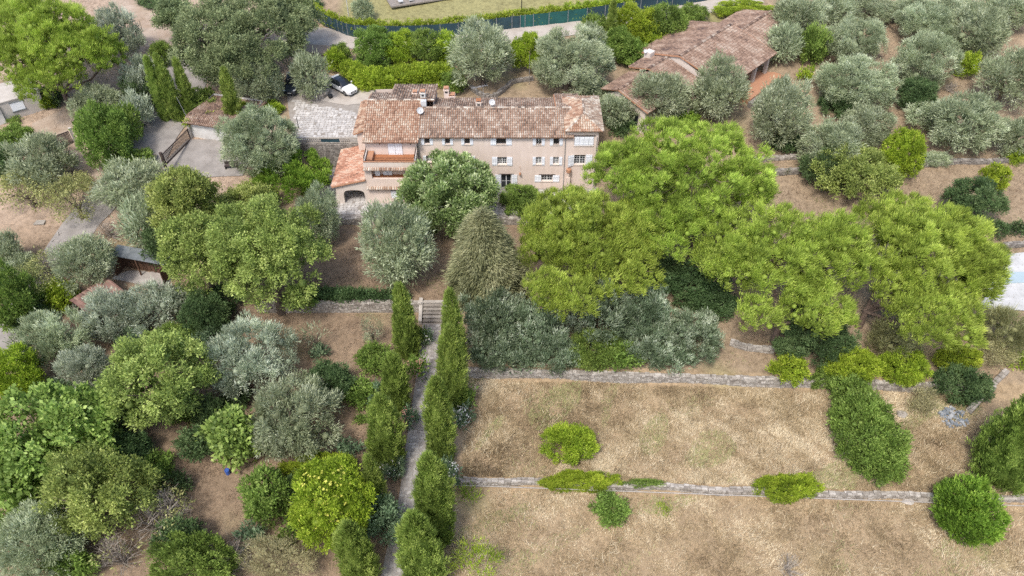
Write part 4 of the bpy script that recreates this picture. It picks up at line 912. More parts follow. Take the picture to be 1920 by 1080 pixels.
# ------------------------------------------------------------------ foliage engine
# per species: material, leaf length/width, leaves per m2 of lobe, leaves per tuft, tuft spread, lobes, lobe size, direction mix (out, up, wind, random), core size, gap threshold
SP = {
 'pine':    dict(mat='pine', L=.36, W=.068, dens=135, m=18, s=.14, k=60, lr=.19, dirs=(.55, .75, .35, .35), core=0.32, gap=-.55, cut=-.1, rv=.68),
 'olive':   dict(mat='olive', L=.30, W=.095, dens=105, m=14, s=.20, k=30, lr=.30, dirs=(.75, .35, .1, .45), core=0.32, gap=-.8, lop=.2, rv=.74),
 'silver':  dict(mat='silver', L=.34, W=.10, dens=95, m=16, s=.20, k=30, lr=.28, dirs=(.7, .7, .2, .35), core=0.32, gap=-.8, lop=.16, rv=.76),
 'oleander': dict(mat='oleander', L=.34, W=.10, dens=100, m=16, s=.17, k=34, lr=.27, dirs=(.55, .9, .1, .3), core=0.32, gap=-.9, lop=.1, rv=.78),
 'oak':     dict(mat='oak', L=.24, W=.17, dens=105, m=14, s=.22, k=38, lr=.25, dirs=(.6, .2, 0, .7), core=0.32, gap=-.95, cut=-.35, rv=.78),
 'oakdark': dict(mat='oakdark', L=.26, W=.17, dens=90, m=14, s=.24, k=46, lr=.22, dirs=(.6, .2, 0, .7), core=0.32, gap=-.75, cut=-.3, rv=.76),
 'green':   dict(mat='green', L=.24, W=.13, dens=120, m=12, s=.16, k=24, lr=.33, dirs=(.6, .35, 0, .6), core=0.32, gap=-1.2),
 'dark':    dict(mat='dark', L=.24, W=.13, dens=110, m=12, s=.17, k=24, lr=.32, dirs=(.6, .35, 0, .6), core=0.32, gap=-1.1),
 'bluegreen': dict(mat='bluegreen', L=.24, W=.13, dens=115, m=12, s=.16, k=24, lr=.30, dirs=(.6, .35, 0, .6), core=0.32, gap=-1.1),
 'lime':    dict(mat='lime', L=.20, W=.13, dens=140, m=12, s=.13, k=26, lr=.33, dirs=(.5, .5, 0, .55), core=0.32, gap=-1.4),
 'laurel':  dict(mat='laurel', L=.28, W=.13, dens=115, m=12, s=.13, k=54, lr=.22, rv=.93, dirs=(.7, .6, 0, .35), core=0.32, gap=-1.3),
 'loquat':  dict(mat='loquat', L=.38, W=.17, dens=85, m=9, s=.15, k=64, lr=.20, rv=.94, dirs=(.7, .5, 0, .45), core=0.32, gap=-1.3, quad=True),
 'fig':     dict(mat='fig', L=.42, W=.34, dens=42, m=8, s=.24, k=42, lr=.22, dirs=(.7, .15, 0, .55), core=0.32, gap=-.9, quad=True),
 'greycon': dict(mat='greycon', L=.36, W=.08, dens=110, m=16, s=.19, k=40, lr=.22, dirs=(.9, -.1, 0, .4), core=0.32, gap=-.8),
 'wispy':   dict(mat='wispy', L=.24, W=.13, dens=42, m=10, s=.28, k=30, lr=.26, dirs=(.6, .1, 0, .7), core=0, gap=-.35),
 'drybrush': dict(mat='drybrush', L=.34, W=.06, dens=70, m=12, s=.25, k=26, lr=.30, dirs=(.5, .6, 0, .6), core=0.25, gap=-.6),
 'reed':    dict(mat='reed', L=.95, W=.06, dens=60, m=12, s=.25, k=20, lr=.34, dirs=(.45, .9, .35, .2), core=0.32, gap=-1.0),
 'small':   dict(mat='olive', L=.22, W=.06, dens=60, m=10, s=.22, k=14, lr=.33, dirs=(.6, .6, 0, .5), core=0, gap=-.4),
 'weed':    dict(mat='lime', L=.30, W=.06, dens=60, m=10, s=.2, k=14, lr=.36, dirs=(.5, .8, 0, .5), core=0.16, gap=-.6),
}
WIND = np.array((.9, -.25, .1))
def ico():
    t = (1+5**.5)/2; V = unit(np.array([(-1, t, 0), (1, t, 0), (-1, -t, 0), (1, -t, 0), (0, -1, t), (0, 1, t), (0, -1, -t), (0, 1, -t), (t, 0, -1), (t, 0, 1), (-t, 0, -1), (-t, 0, 1)], float))
    Fc = [(0, 11, 5), (0, 5, 1), (0, 1, 7), (0, 7, 10), (0, 10, 11), (1, 5, 9), (5, 11, 4), (11, 10, 2), (10, 7, 6), (7, 1, 8), (3, 9, 4), (3, 4, 2), (3, 2, 6), (3, 6, 8), (3, 8, 9), (4, 9, 5), (2, 4, 11), (6, 2, 10), (8, 6, 7), (9, 8, 1)]
    V = [tuple(v) for v in V]; cache = {}; out = []
    def midp(a, b):
        k = (min(a, b), max(a, b))
        if k not in cache: q = np.array(V[a])+np.array(V[b]); V.append(tuple(q/np.linalg.norm(q))); cache[k] = len(V)-1
        return cache[k]
    for a, b, c in Fc:
        x, y, z = midp(a, b), midp(b, c), midp(c, a); out += [(a, x, z), (b, y, x), (c, z, y), (x, y, z)]
    return np.array(V), np.array(out)
ICOV, ICOF = ico()
def leaves(P, D, sp, rng, tb):                 # P tuft points, D outward normals, tb tuft tint
    m_ = sp['m']; n_ = len(P); P = np.repeat(P, m_, 0); D = np.repeat(D, m_, 0); tb = np.repeat(tb, m_)
    N = n_*m_; off = rng.normal(size=(N, 3))*sp['s']; P = P+off
    a, b, c, e = sp['dirs']; d = unit(D*a+np.array((0, 0, 1.))*b+WIND*c+unit(off)*.4+rng.normal(size=(N, 3))*e*.6)
    nn = unit(D*.6+np.array((0, 0, .4))+rng.normal(size=(N, 3))*.6); side = unit(np.cross(nn, d))
    L = sp['L']*rng.uniform(.65, 1.3, N)[:, None]; W = sp['W']*rng.uniform(.7, 1.25, N)[:, None]
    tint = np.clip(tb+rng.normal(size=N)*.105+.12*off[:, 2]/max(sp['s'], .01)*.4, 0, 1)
    if sp.get('quad'):
        V = np.stack([P, P+d*L*.5+side*W*.5, P+d*L, P+d*L*.5-side*W*.5], 1).reshape(-1, 3); Fq = np.arange(N*4).reshape(-1, 4); Fq = np.concatenate([Fq[:, [0, 1, 2]], Fq[:, [0, 2, 3]]]); tint = np.concatenate([tint, tint])
    else:
        V = np.stack([P-side*W*.5, P+side*W*.5, P+d*L], 1).reshape(-1, 3); Fq = np.arange(N*3).reshape(-1, 3)
    return V, Fq, tint
def lobes_crown(R, H, sp, rng, k=None, lr=None, flat_bottom=-.75):
    k = k or sp['k']; lr = lr or sp['lr']; i = np.arange(k)+.5; z = 1-2*i/k; ph = i*2.39996+rng.uniform(0, 6); d = np.stack([np.sqrt(1-z*z)*np.cos(ph), np.sqrt(1-z*z)*np.sin(ph), z], 1)
    d = unit(d+rng.normal(size=(k, 3))*.16); d = d[d[:, 2] > flat_bottom]; k = len(d)
    r = lr*rng.uniform(.7, 1.35, k); rad = (1-r*.85)*rng.uniform(sp.get('rv', .82), 1.08, k)
    lop = unit(rng.normal(size=3)); rad = rad*(1+sp.get('lop', .06)*(d @ lop)); c = d*rad[:, None]; inner = unit(rng.normal(size=(max(3, k//5), 3)))*rng.uniform(.1, .45, (max(3, k//5), 1)); c = np.concatenate([c, inner]); r = np.concatenate([r, np.full(len(inner), lr*1.4)])
    S = np.array((R, R, H)); m_ = (R*R*H)**(1/3); rr = r[:, None]*np.array((m_+.0*R, m_, m_))*np.array((1, 1, .92))
    return np.concatenate([c*S, rr], 1)
def crown_arrays(lobes, sp, rng, dens=1.0, centre=None, bottom=None):
    C, Rr = lobes[:, :3], lobes[:, 3:]; cen = C.mean(0) if centre is None else centre
    area = 4*math.pi*(Rr[:, 0]*Rr[:, 2]); nt = max(8, int(area.sum()*sp['dens']*dens/sp['m']*.62)); pick = rng.choice(len(C), nt, p=area/area.sum())
    out = unit(C[pick]-cen+1e-6); ns_ = sp.get('sub', 11); SUB = unit(rng.normal(size=(len(C), ns_, 3))+unit(C-cen+1e-6)[:, None, :]*.5+np.array((0, 0, .3))); SR = rng.uniform(.30, .52, (len(C), ns_)); SO = rng.uniform(.66, .92, (len(C), ns_)); si = rng.integers(0, ns_, nt)
    sdv = SUB[pick, si]; d = unit(rng.normal(size=(nt, 3))+sdv*.75+np.array((0, 0, .2))); P = C[pick]+(sdv*SO[pick, si][:, None]+d*(SR[pick, si]*rng.uniform(.75, 1.1, nt))[:, None])*Rr[pick]; d = unit(d+sdv*.4)
    keep = np.ones(nt, bool)
    for j in range(len(C)):
        q = (P-C[j])/Rr[j]; keep &= ~(((q*q).sum(1) < .62) & (pick != j))
    keep &= vnoise(P, 1.6, int(rng.integers(99)))-.25*rng.random(nt) > sp['gap']
    if 'cut' in sp: keep &= (P[:, 2]-C[pick][:, 2])/Rr[pick][:, 2] > sp['cut']-.2*rng.random(nt)
    P = P[keep]; d = unit(d[keep]*.7+unit(P-cen)*.45)
    lob_t = rng.normal(size=len(C))*.11; sub_t = rng.normal(size=(len(C), ns_))*.14; tb = np.clip(.42+lob_t[pick[keep]]+sub_t[pick[keep], si[keep]]+rng.normal(size=len(P))*.12, .02, .98)
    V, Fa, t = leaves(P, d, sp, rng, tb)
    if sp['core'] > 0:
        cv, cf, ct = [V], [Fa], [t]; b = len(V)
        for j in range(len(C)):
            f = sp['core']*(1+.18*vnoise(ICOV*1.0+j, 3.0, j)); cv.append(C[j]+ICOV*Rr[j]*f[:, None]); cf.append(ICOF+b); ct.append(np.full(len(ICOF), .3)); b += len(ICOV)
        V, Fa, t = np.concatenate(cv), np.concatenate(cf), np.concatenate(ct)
    return V, Fa, t
TRI = [0]
def leafobj(name, arr, mat, parent=None):
    V, Fa, t = arr; TRI[0] += len(Fa); m = npmesh(name, V, Fa, t, mat); return m
def trunk_unit(seed, limbs=6, bare=.45, r0=.10):
    r = random.Random(seed); mb = MB(); f = Vector((r.uniform(-.06, .06), r.uniform(-.06, .06), bare)); mb.tube([(0, 0, -.12), (0.02, 0, bare*.5), f], [r0*1.35, r0, r0*.85], 7)
    for i in range(limbs):
        g = 6.28*i/limbs+r.uniform(-.4, .4); e = Vector((math.cos(g)*r.uniform(.45, .9), math.sin(g)*r.uniform(.45, .9), r.uniform(.8, 1.35))); m_ = f.lerp(e, .5)+Vector((0, 0, .1)); mb.tube([f-Vector((0, 0, .04)), m_, e], [r0*.55, r0*.33, r0*.1], 5)
        for k in range(2): e2 = m_.lerp(e, .5)+Vector((r.uniform(-.35, .35), r.uniform(-.35, .35), r.uniform(.1, .4))); mb.tube([m_, e2], [r0*.25, r0*.06], 4)
    return mb
TR = {}
def trunk_mesh(kind):
    if kind not in TR:
        TR[kind] = [trunk_unit(i+hash_(kind), 6).mesh('trunk', 'pinebark' if kind == 'pine' else 'bark') for i in range(3)]
    return random.choice(TR[kind])
def hash_(s): return sum(ord(c)*(i+3) for i, c in enumerate(s)) % 997
def solve(cx, cy_, rx, ry, lift, hmin=.45, hmax=1.5):
    H = 2.0
    for _ in range(7):
        p = at(cx, cy_, H+lift); t = p[3]; d = ray(cx, cy_); phi = math.atan2(-d[2], d[1]); R = rx*t/F; rm = ry*t/F
        H = math.sqrt(max(rm*rm-(R*math.sin(phi))**2, 0))/math.cos(phi); D = R
        if H < hmin*R: H = .55*rm/math.cos(phi); D = min(R, .835*rm/math.sin(phi))
        H = min(H, hmax*R)
    return p, R, H, D
VAR = {}
NAMES = {'olive': ('olive_tree', 'tree'), 'silver': ('silver_tree', 'tree'), 'oak': ('oak_tree', 'tree'), 'oakdark': ('oak_tree', 'tree'), 'loquat': ('broadleaf_tree', 'tree'), 'fig': ('fig_tree', 'tree'), 'greycon': ('conifer_tree', 'tree'), 'wispy': ('thin_tree', 'tree'), 'pine': ('pine_tree', 'tree')}
def variant(s, R, H, seed, unique):
    """a crown mesh generated at real size; small ones of a species share meshes made at a reference size"""
    sp = SP[s]; rng = np.random.default_rng(seed)
    if unique: return leafobj('crown', crown_arrays(lobes_crown(R, H, sp, rng, k=int(sp['k']*max(1, min(2.2, R/3.4))), lr=sp['lr']*max(.72, min(1, 3.6/R))), sp, rng, centre=np.zeros(3)), sp['mat']), (1, 1, 1)
    ref = .8 if R < 1.2 else 1.7 if R < 2.3 else 3.0 if R < 4.0 else 5.0; flat = H/R < .72; key = (s, ref, flat); lst = VAR.setdefault(key, [])
    Hr = ref*(.6 if flat else .92)
    if len(lst) < (5 if ref >= 3 else 3):
        q = dict(sp); q['k'] = max(8, int(sp['k']*min(1, ref/2.2))); lst.append(leafobj('crown', crown_arrays(lobes_crown(ref, Hr, q, rng), q, rng, centre=np.zeros(3)), sp['mat'])); m = lst[-1]
    else: m = lst[seed % len(lst)]
    return m, (R/ref, R/ref, H/Hr)
SEED = [100]
def plant(s, cx, cy_, rx, ry, label, cat=None, lift=None, unique=False, name=None, shrub=None, group=None, flowers=None):
    SEED[0] += 1; sd_ = SEED[0]
    tree = s in NAMES if shrub is None else not shrub
    if lift is None: lift = {'oak': 1.0, 'oakdark': 1.5, 'pine': 5.0, 'wispy': .5, 'olive': .35, 'silver': .3}.get(s, .0) if tree else -.15
    p, R, H, D_ = solve(cx, cy_, rx, ry, lift); zg = Tz(p[0], p[1]); hc = p[2]-zg
    m, sc_ = variant(s, R, H, sd_, unique); sc_ = (sc_[0]*random.uniform(.94, 1.06), sc_[1]*D_/R*random.uniform(.9, 1.08), sc_[2]*random.uniform(.94, 1.06)); rz = 0 if unique or D_ < R*.9 else random.uniform(0, 6.28)
    if tree:
        nm, ct = NAMES.get(s, ('tree', 'tree')); nm = name or nm; e = empty(nm, (p[0], p[1], zg)); tag(e, label, cat or ct, group)
        c = bpy.data.objects.new('crown', m); link(c, e); c.location = (0, 0, hc); c.scale = sc_; c.rotation_euler = (0, 0, rz)
        t = bpy.data.objects.new('trunk', trunk_mesh(s)); link(t, e); t.scale = (R*.8, R*.8, max(.6, hc)); t.rotation_euler = (0, 0, random.uniform(0, 6)); top_ = e
    else:
        c = bpy.data.objects.new(name or 'shrub', m); link(c); c.location = p[:3]; c.scale = sc_; c.rotation_euler = (0, 0, rz); tag(c, label, cat or 'shrub', group); top_ = c
    if flowers:
        mat, n_, size = flowers; r = np.random.default_rng(sd_); d = unit(r.normal(size=(n_, 3))+np.array((0, -.4, .8))); pos = d*np.array((R, R, H))*r.uniform(.85, 1.05, (n_, 1)); mb = MB()
        for q, dd in zip(pos, d):
            s0 = size*r.uniform(.6, 1.2); g0 = r.uniform(0, 6); up = Vector(dd).normalized(); a = up.orthogonal().normalized(); b = up.cross(a); q = Vector(q)
            for k in range(5):
                g = g0+6.283*k/5; v1 = a*math.cos(g)+b*math.sin(g); v2 = -a*math.sin(g)+b*math.cos(g); mb.face([q, q+v1*s0*.6+v2*s0*.22+up*.02, q+v1*s0+up*s0*.15, q+v1*s0*.6-v2*s0*.22+up*.02])
        fo = mb.build('flowers', mat, top_, 'stuff'); 
        if tree: fo.location = (0, 0, hc)
        else: fo.rotation_euler = (0, 0, -rz); fo.scale = tuple(1/x for x in sc_)
        if not tree:
            M = Matrix.Diagonal((*[1/x for x in sc_], 1)) @ Matrix.Rotation(-rz, 4, 'Z'); fo.rotation_euler = (0, 0, 0); fo.scale = (1, 1, 1); fo.data.transform(M)
    return top_
def multi_shrub(label, ells, s, name='shrub', cat='shrub'):
    SEED[0] += 1; rng = np.random.default_rng(SEED[0]); sp = SP[s]; L = []; O = None
    for e in ells:
        p, R, H, D_ = solve(*e, -.15); lb = lobes_crown(R, H, sp, rng, k=int(sp['k']*1.3)); lb[:, :3] += np.array(p[:3])
        if O is None: O = np.array((p[0], p[1], Tz(p[0], p[1])))
        L.append(lb)
    L = np.concatenate(L); L[:, :3] -= O; ob = bpy.data.objects.new(name, leafobj(name, crown_arrays(L, sp, rng, 1.0, centre=L[:, :3].mean(0)-np.array((0, 0, 1.))), sp['mat'])); link(ob); ob.location = tuple(O); tag(ob, label, cat); return ob
# cypress: column with fluted, upward tufts
CYP = dict(mat='cypress', L=.34, W=.085, m=14, s=.10, dens=120, dirs=(.35, 1.0, .0, .3), core=0)
def cypress(px, base, topy, rx, label, fat=.5, name='cypress_tree', mat='cypress', tall=None, group=None, sp=None, slim=.9):
    """px, base: pixel of the foot; topy: pixel row of the tip; height follows from the vertical through the foot"""
    SEED[0] += 1; rng = np.random.default_rng(SEED[0]); p = at(px, base); t = p[3]; R = max(.25, (rx*t/F-.24)*slim); sp = dict(sp or CYP, mat=mat)
    lo_, hi_ = .3, 25.0
    for _ in range(30):
        h = (lo_+hi_)/2; Yc = p[1]-CAM[1]; Zc = p[2]+h-CAM[2]; dep = Yc*math.cos(TH)-Zc*math.sin(TH); up = Yc*math.sin(TH)+Zc*math.cos(TH); py = 540-F*up/dep
        if py > topy: lo_ = h
        else: hi_ = h
    h = tall or h; n_ = int(2*math.pi*R*h*sp['dens']*1.5/sp['m']); f1, f2, f3, a1 = rng.uniform(4, 6.5), rng.uniform(6, 9), rng.uniform(15, 23), rng.uniform(.12, .22); zz = rng.random(n_); th = rng.uniform(0, 6.283, n_)
    prof = lambda z: np.where(z < .12, .70+.30*z/.12, np.maximum((1-((z-.12)/.88)**(1.0/fat)), 0)**.75)*.98+.03
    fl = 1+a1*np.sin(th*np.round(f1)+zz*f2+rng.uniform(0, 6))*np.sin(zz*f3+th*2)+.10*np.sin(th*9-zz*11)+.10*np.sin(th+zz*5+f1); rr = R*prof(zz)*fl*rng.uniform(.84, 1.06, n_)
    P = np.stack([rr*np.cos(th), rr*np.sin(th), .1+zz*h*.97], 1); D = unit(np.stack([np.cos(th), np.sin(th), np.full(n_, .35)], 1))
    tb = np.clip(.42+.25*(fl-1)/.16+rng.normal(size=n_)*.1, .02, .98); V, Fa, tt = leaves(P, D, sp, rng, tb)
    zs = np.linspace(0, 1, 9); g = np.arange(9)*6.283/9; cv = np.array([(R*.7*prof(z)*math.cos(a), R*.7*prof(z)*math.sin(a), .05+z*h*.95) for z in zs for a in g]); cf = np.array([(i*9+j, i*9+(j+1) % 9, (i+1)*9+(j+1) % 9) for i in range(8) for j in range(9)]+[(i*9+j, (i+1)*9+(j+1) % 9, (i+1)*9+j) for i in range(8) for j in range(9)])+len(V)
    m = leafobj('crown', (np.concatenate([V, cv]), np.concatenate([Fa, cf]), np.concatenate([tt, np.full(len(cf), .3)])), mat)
    e = empty(name, p[:3]); tag(e, label, 'tree', group); c = bpy.data.objects.new('crown', m); link(c, e); c.rotation_euler = (rng.normal()*.025, rng.normal()*.025, 0)
    tm = MB(); tm.tube([(0, 0, -.2), (0, 0, h*.5), (0, 0, h*.9)], [max(.06, R*.13), R*.08, .02], 7); tm.build('trunk', 'bark', e); return e
# pine with several crown masses carried on long limbs
def pine(label, masses, base=None, dens=1.0, mat='pine'):
    SEED[0] += 1; rng = np.random.default_rng(SEED[0]); sp = dict(SP['pine'], mat=mat); L = []; cents = []
    for cx, cy_, rx, ry, hh in masses:
        p = at(cx, cy_, hh); t = p[3]; d = ray(cx, cy_); phi = math.atan2(-d[2], d[1]); R = rx*t/F; rm = ry*t/F; H = math.sqrt(max(rm*rm-(R*math.sin(phi))**2, 0))/math.cos(phi); H = min(max(H, .42*R), 1.0*R)
        k = int(max(10, 25*(R/3.0)**2)); lb = lobes_crown(R, H, sp, rng, k=min(k, 150), lr=min(.36, 1.05/R*1.0), flat_bottom=-.45); lb[:, :3] += np.array(p[:3]); L.append(lb); cents.append((p[:3], R, H))
    lob = np.concatenate(L); c0, R0, H0 = cents[0]; bx, by = (c0[0], c0[1]) if base is None else at(*base)[:2]; bz = Tz(bx, by); O = np.array((bx, by, bz)); lob[:, :3] -= O
    arrs = []; b = 0; parts = [[], [], []]
    for lb, (c, R, H) in zip(L, cents):
        l2 = lb.copy(); l2[:, :3] -= O; arr = crown_arrays(l2, sp, rng, dens, centre=np.array(c)-O-np.array((0, 0, H*.6))); parts[0].append(arr[0]); parts[1].append(arr[1]+b); parts[2].append(arr[2]); b += len(arr[0])
    m = leafobj('crown', tuple(np.concatenate(x) for x in parts), mat); e = empty('pine_tree', tuple(O)); tag(e, label, 'tree'); link(bpy.data.objects.new('crown', m), e)
    tm = MB(); zmin = min(c[2]-H for (c, R, H) in cents)-bz; fork = Vector((0.1, 0, max(1.5, zmin*.75))); tm.tube([(0, 0, -.3), (.05, .02, fork.z*.5), fork], [.42, .34, .30], 9)
    for (c, R, H) in cents:
        tgt = Vector(c)-Vector(O); md = fork.lerp(tgt, .55)-Vector((0, 0, .12*(tgt-fork).length)); tm.tube([fork-Vector((0, 0, .15)), md, tgt], [.20, .15, .07], 6)
        for q in rng.normal(size=(max(6, int(R*5)), 3)):
            e2 = tgt+Vector(q/np.linalg.norm(q)*np.array((R*.8, R*.8, H*.6))); tm.tube([md.lerp(tgt, rng.uniform(.4, 1)), e2], [.06, .015], 4)
    tm.build('trunk', 'pinebark', e); return e
def hedge(label, pts, width, height, s, cat='hedge', spread=.55, dens=1.0, name='hedge'):
    SEED[0] += 1; rng = np.random.default_rng(SEED[0]); pts = [Vector(p[:2]) for p in pts]; L = []; o = pts[0]; oz = Tz(*o)
    for i in range(len(pts)-1):
        n_ = max(1, int((pts[i+1]-pts[i]).length/spread))
        for k in range(n_):
            c = pts[i].lerp(pts[i+1], k/n_); d = (pts[i+1]-pts[i]).normalized(); nn = Vector((-d.y, d.x))
            rows = max(1, int(round(width/1.1)))
            for j in range(rows):
                q = c+nn*((j+.5)/rows-.5)*width*.8; z = Tz(*q); r = min(width/2, .62)*rng.uniform(.85, 1.15)
                for hz in np.arange(r*.7, max(height-r*.6, r*.75), r*1.25): L.append((q.x-o.x+rng.normal()*.06, q.y-o.y+rng.normal()*.06, z-oz+hz+rng.normal()*.06, r, r, r))
                L.append((q.x-o.x, q.y-o.y, z-oz+height-r*.85+rng.normal()*.08, r, r, r))
    L = np.array(L); C = L[:, :3]; sp = dict(SP[s], core=.6); arrs = crown_arrays(L, sp, rng, dens, centre=C.mean(0)-np.array((0, 0, 2))); m = leafobj(name, arrs, sp['mat']); ob = bpy.data.objects.new(name, m); link(ob); ob.location = (o.x, o.y, oz); tag(ob, label, cat); return ob
def twigs(px, py, rx, ry, label, n_=60, mat='deadwood', leafy=None, cat='shrub', name='bare_shrub'):
    SEED[0] += 1; r = random.Random(SEED[0]); p, R, H, D_ = solve(px, py, rx, ry, -.2); zg = Tz(p[0], p[1]); hc = p[2]-zg; mb = MB()
    for i in range(n_):
        g = r.uniform(0, 6.28); el = r.uniform(.15, 1.4); d = Vector((math.cos(g)*math.cos(el)*R, math.sin(g)*math.cos(el)*R, math.sin(el)*(hc+H)*.95)); a = Vector((r.uniform(-.1, .1), r.uniform(-.1, .1), 0)); m1 = a.lerp(d, .5)+Vector((r.uniform(-.15, .15), r.uniform(-.15, .15), .1))*R*.5
        mb.tube([a, m1, d], [.035, .024, .012], 3, cap=False)
        for k in range(4):
            q = m1.lerp(d, r.random()); e = q+Vector((r.uniform(-1, 1), r.uniform(-1, 1), r.uniform(-.1, .8)))*R*.3; mb.tube([q, e], [.016, .008], 3, cap=False)
    o = mb.build(name, mat, loc=(p[0], p[1], zg)); tag(o, label, cat)
    if leafy:
        rng = np.random.default_rng(SEED[0]); sp = SP[leafy]; q = dict(sp, gap=-.1, core=0, k=16); m = leafobj('leaves', crown_arrays(lobes_crown(R, H, q, rng), q, rng, .7, centre=np.zeros(3)), sp['mat']); c = bpy.data.objects.new('leaves', m); link(c, o); c.location = (0, 0, hc); c['kind'] = 'stuff'
    return o

# ------------------------------------------------------------------ pines
pine('large bright green umbrella pine in the middle of the pine group, reaching highest', [(1300, 315, 150, 85, 9.5), (1190, 330, 95, 75, 8.0), (1245, 420, 95, 60, 7.0), (1390, 350, 70, 55, 7.5), (1310, 400, 75, 50, 7.0)], (1290, 500))
pine('leftmost pine of the big group, hanging over the villa terrace', [(1085, 440, 105, 88, 7.5), (1030, 470, 60, 68, 6.0), (1185, 440, 70, 60, 6.8), (1045, 575, 38, 26, 6.6), (1150, 500, 95, 55, 6.2), (1020, 545, 48, 40, 7.0), (1085, 555, 55, 26, 7.2), (1060, 385, 45, 35, 6.5)], (1110, 600))
pine('broad pine with wind-combed crown between the middle and the rightmost pines', [(1450, 470, 130, 95, 8.0), (1560, 480, 85, 90, 7.5), (1370, 490, 85, 60, 6.5), (1420, 592, 52, 38, 6.2), (1530, 578, 78, 40, 6.5)], (1450, 640))
pine('rightmost pine of the big group, beside the pool terrace', [(1740, 475, 115, 105, 8.0), (1690, 420, 85, 60, 8.0), (1815, 520, 70, 80, 7.0), (1760, 605, 88, 52, 7.0), (1680, 550, 55, 60, 6.0), (1850, 480, 35, 45, 6.0)], (1610, 612))
pine('umbrella pine in the top left corner over the grey outbuilding', [(80, 60, 95, 70, 9.0), (150, 95, 75, 55, 7.5), (40, 110, 70, 50, 7.0), (205, 110, 38, 38, 5.5), (90, 150, 75, 28, 5.5), (30, 20, 60, 35, 9.0)], (130, 200), .9)
# ------------------------------------------------------------------ oaks and other large trees
P = plant
P('oakdark', 450, 68, 135, 82, 'very large dark grey-green oak at the top left of centre', unique=True)
P('oakdark', 330, 30, 42, 35, 'grey-green oak crown left of the very large dark oak')
P('oakdark', 555, 35, 45, 45, 'thin grey-green oak crown beside the fence corner', unique=True)
P('oakdark', 415, 125, 40, 45, 'dark lower oak between the cypress clump and the single cypress')
P('oak', 350, 385, 65, 78, 'bright green oak left of the yellow-green oak, behind it', unique=True)
P('oak', 468, 378, 50, 36, 'rounded bright oak in front of the clipped laurel dome')
P('oak', 375, 475, 68, 90, 'grey-green oak tight against the left of the largest yellow-green oak', unique=True)
P('oak', 500, 480, 105, 118, 'largest yellow-green oak beside the brown lawn', unique=True)
P('oak', 300, 712, 97, 97, 'round olive-green oak in the lower left grove', unique=True)
P('oak', 180, 925, 110, 82, 'spreading dull green tree above the bottom left olive', unique=True)
P('loquat', 843, 365, 88, 76, 'dense dome-shaped broadleaf tree with pale leaf tips before the villa', unique=True, lift=.3)
P('laurel', 545, 327, 72, 46, 'clipped bright green laurel dome left of the arched porch', 'tree', shrub=True, unique=True, name='laurel_bush')
cypress(910, 556, 398, 66, 'drooping grey-brown conifer right of the lawn', fat=.6, name='conifer_tree', mat='greycon', sp=dict(CYP, L=.42, W=.09, s=.24, dens=100, dirs=(.9, -.35, 0, .4)), slim=1.0)
P('fig', 100, 815, 118, 95, 'large-leaved bright fig at the left edge', unique=True)
P('fig', 440, 820, 42, 58, 'small large-leaved fig left of the big grey olive', unique=True)
P('fig', 30, 900, 45, 50, 'fig foliage hanging over the dark gap at the left edge')
P('oak', 1605, 322, 85, 52, 'spreading mid-green broadleaf tree below the olive grove', unique=True, lift=.6)
P('lime', 1690, 290, 42, 46, 'bright green rounded tree right of the spreading broadleaf', 'tree', shrub=True, name='broadleaf_tree')
P('laurel', 1268, 222, 45, 22, 'pale green shrub peeping over the tallest pine', shrub=True)
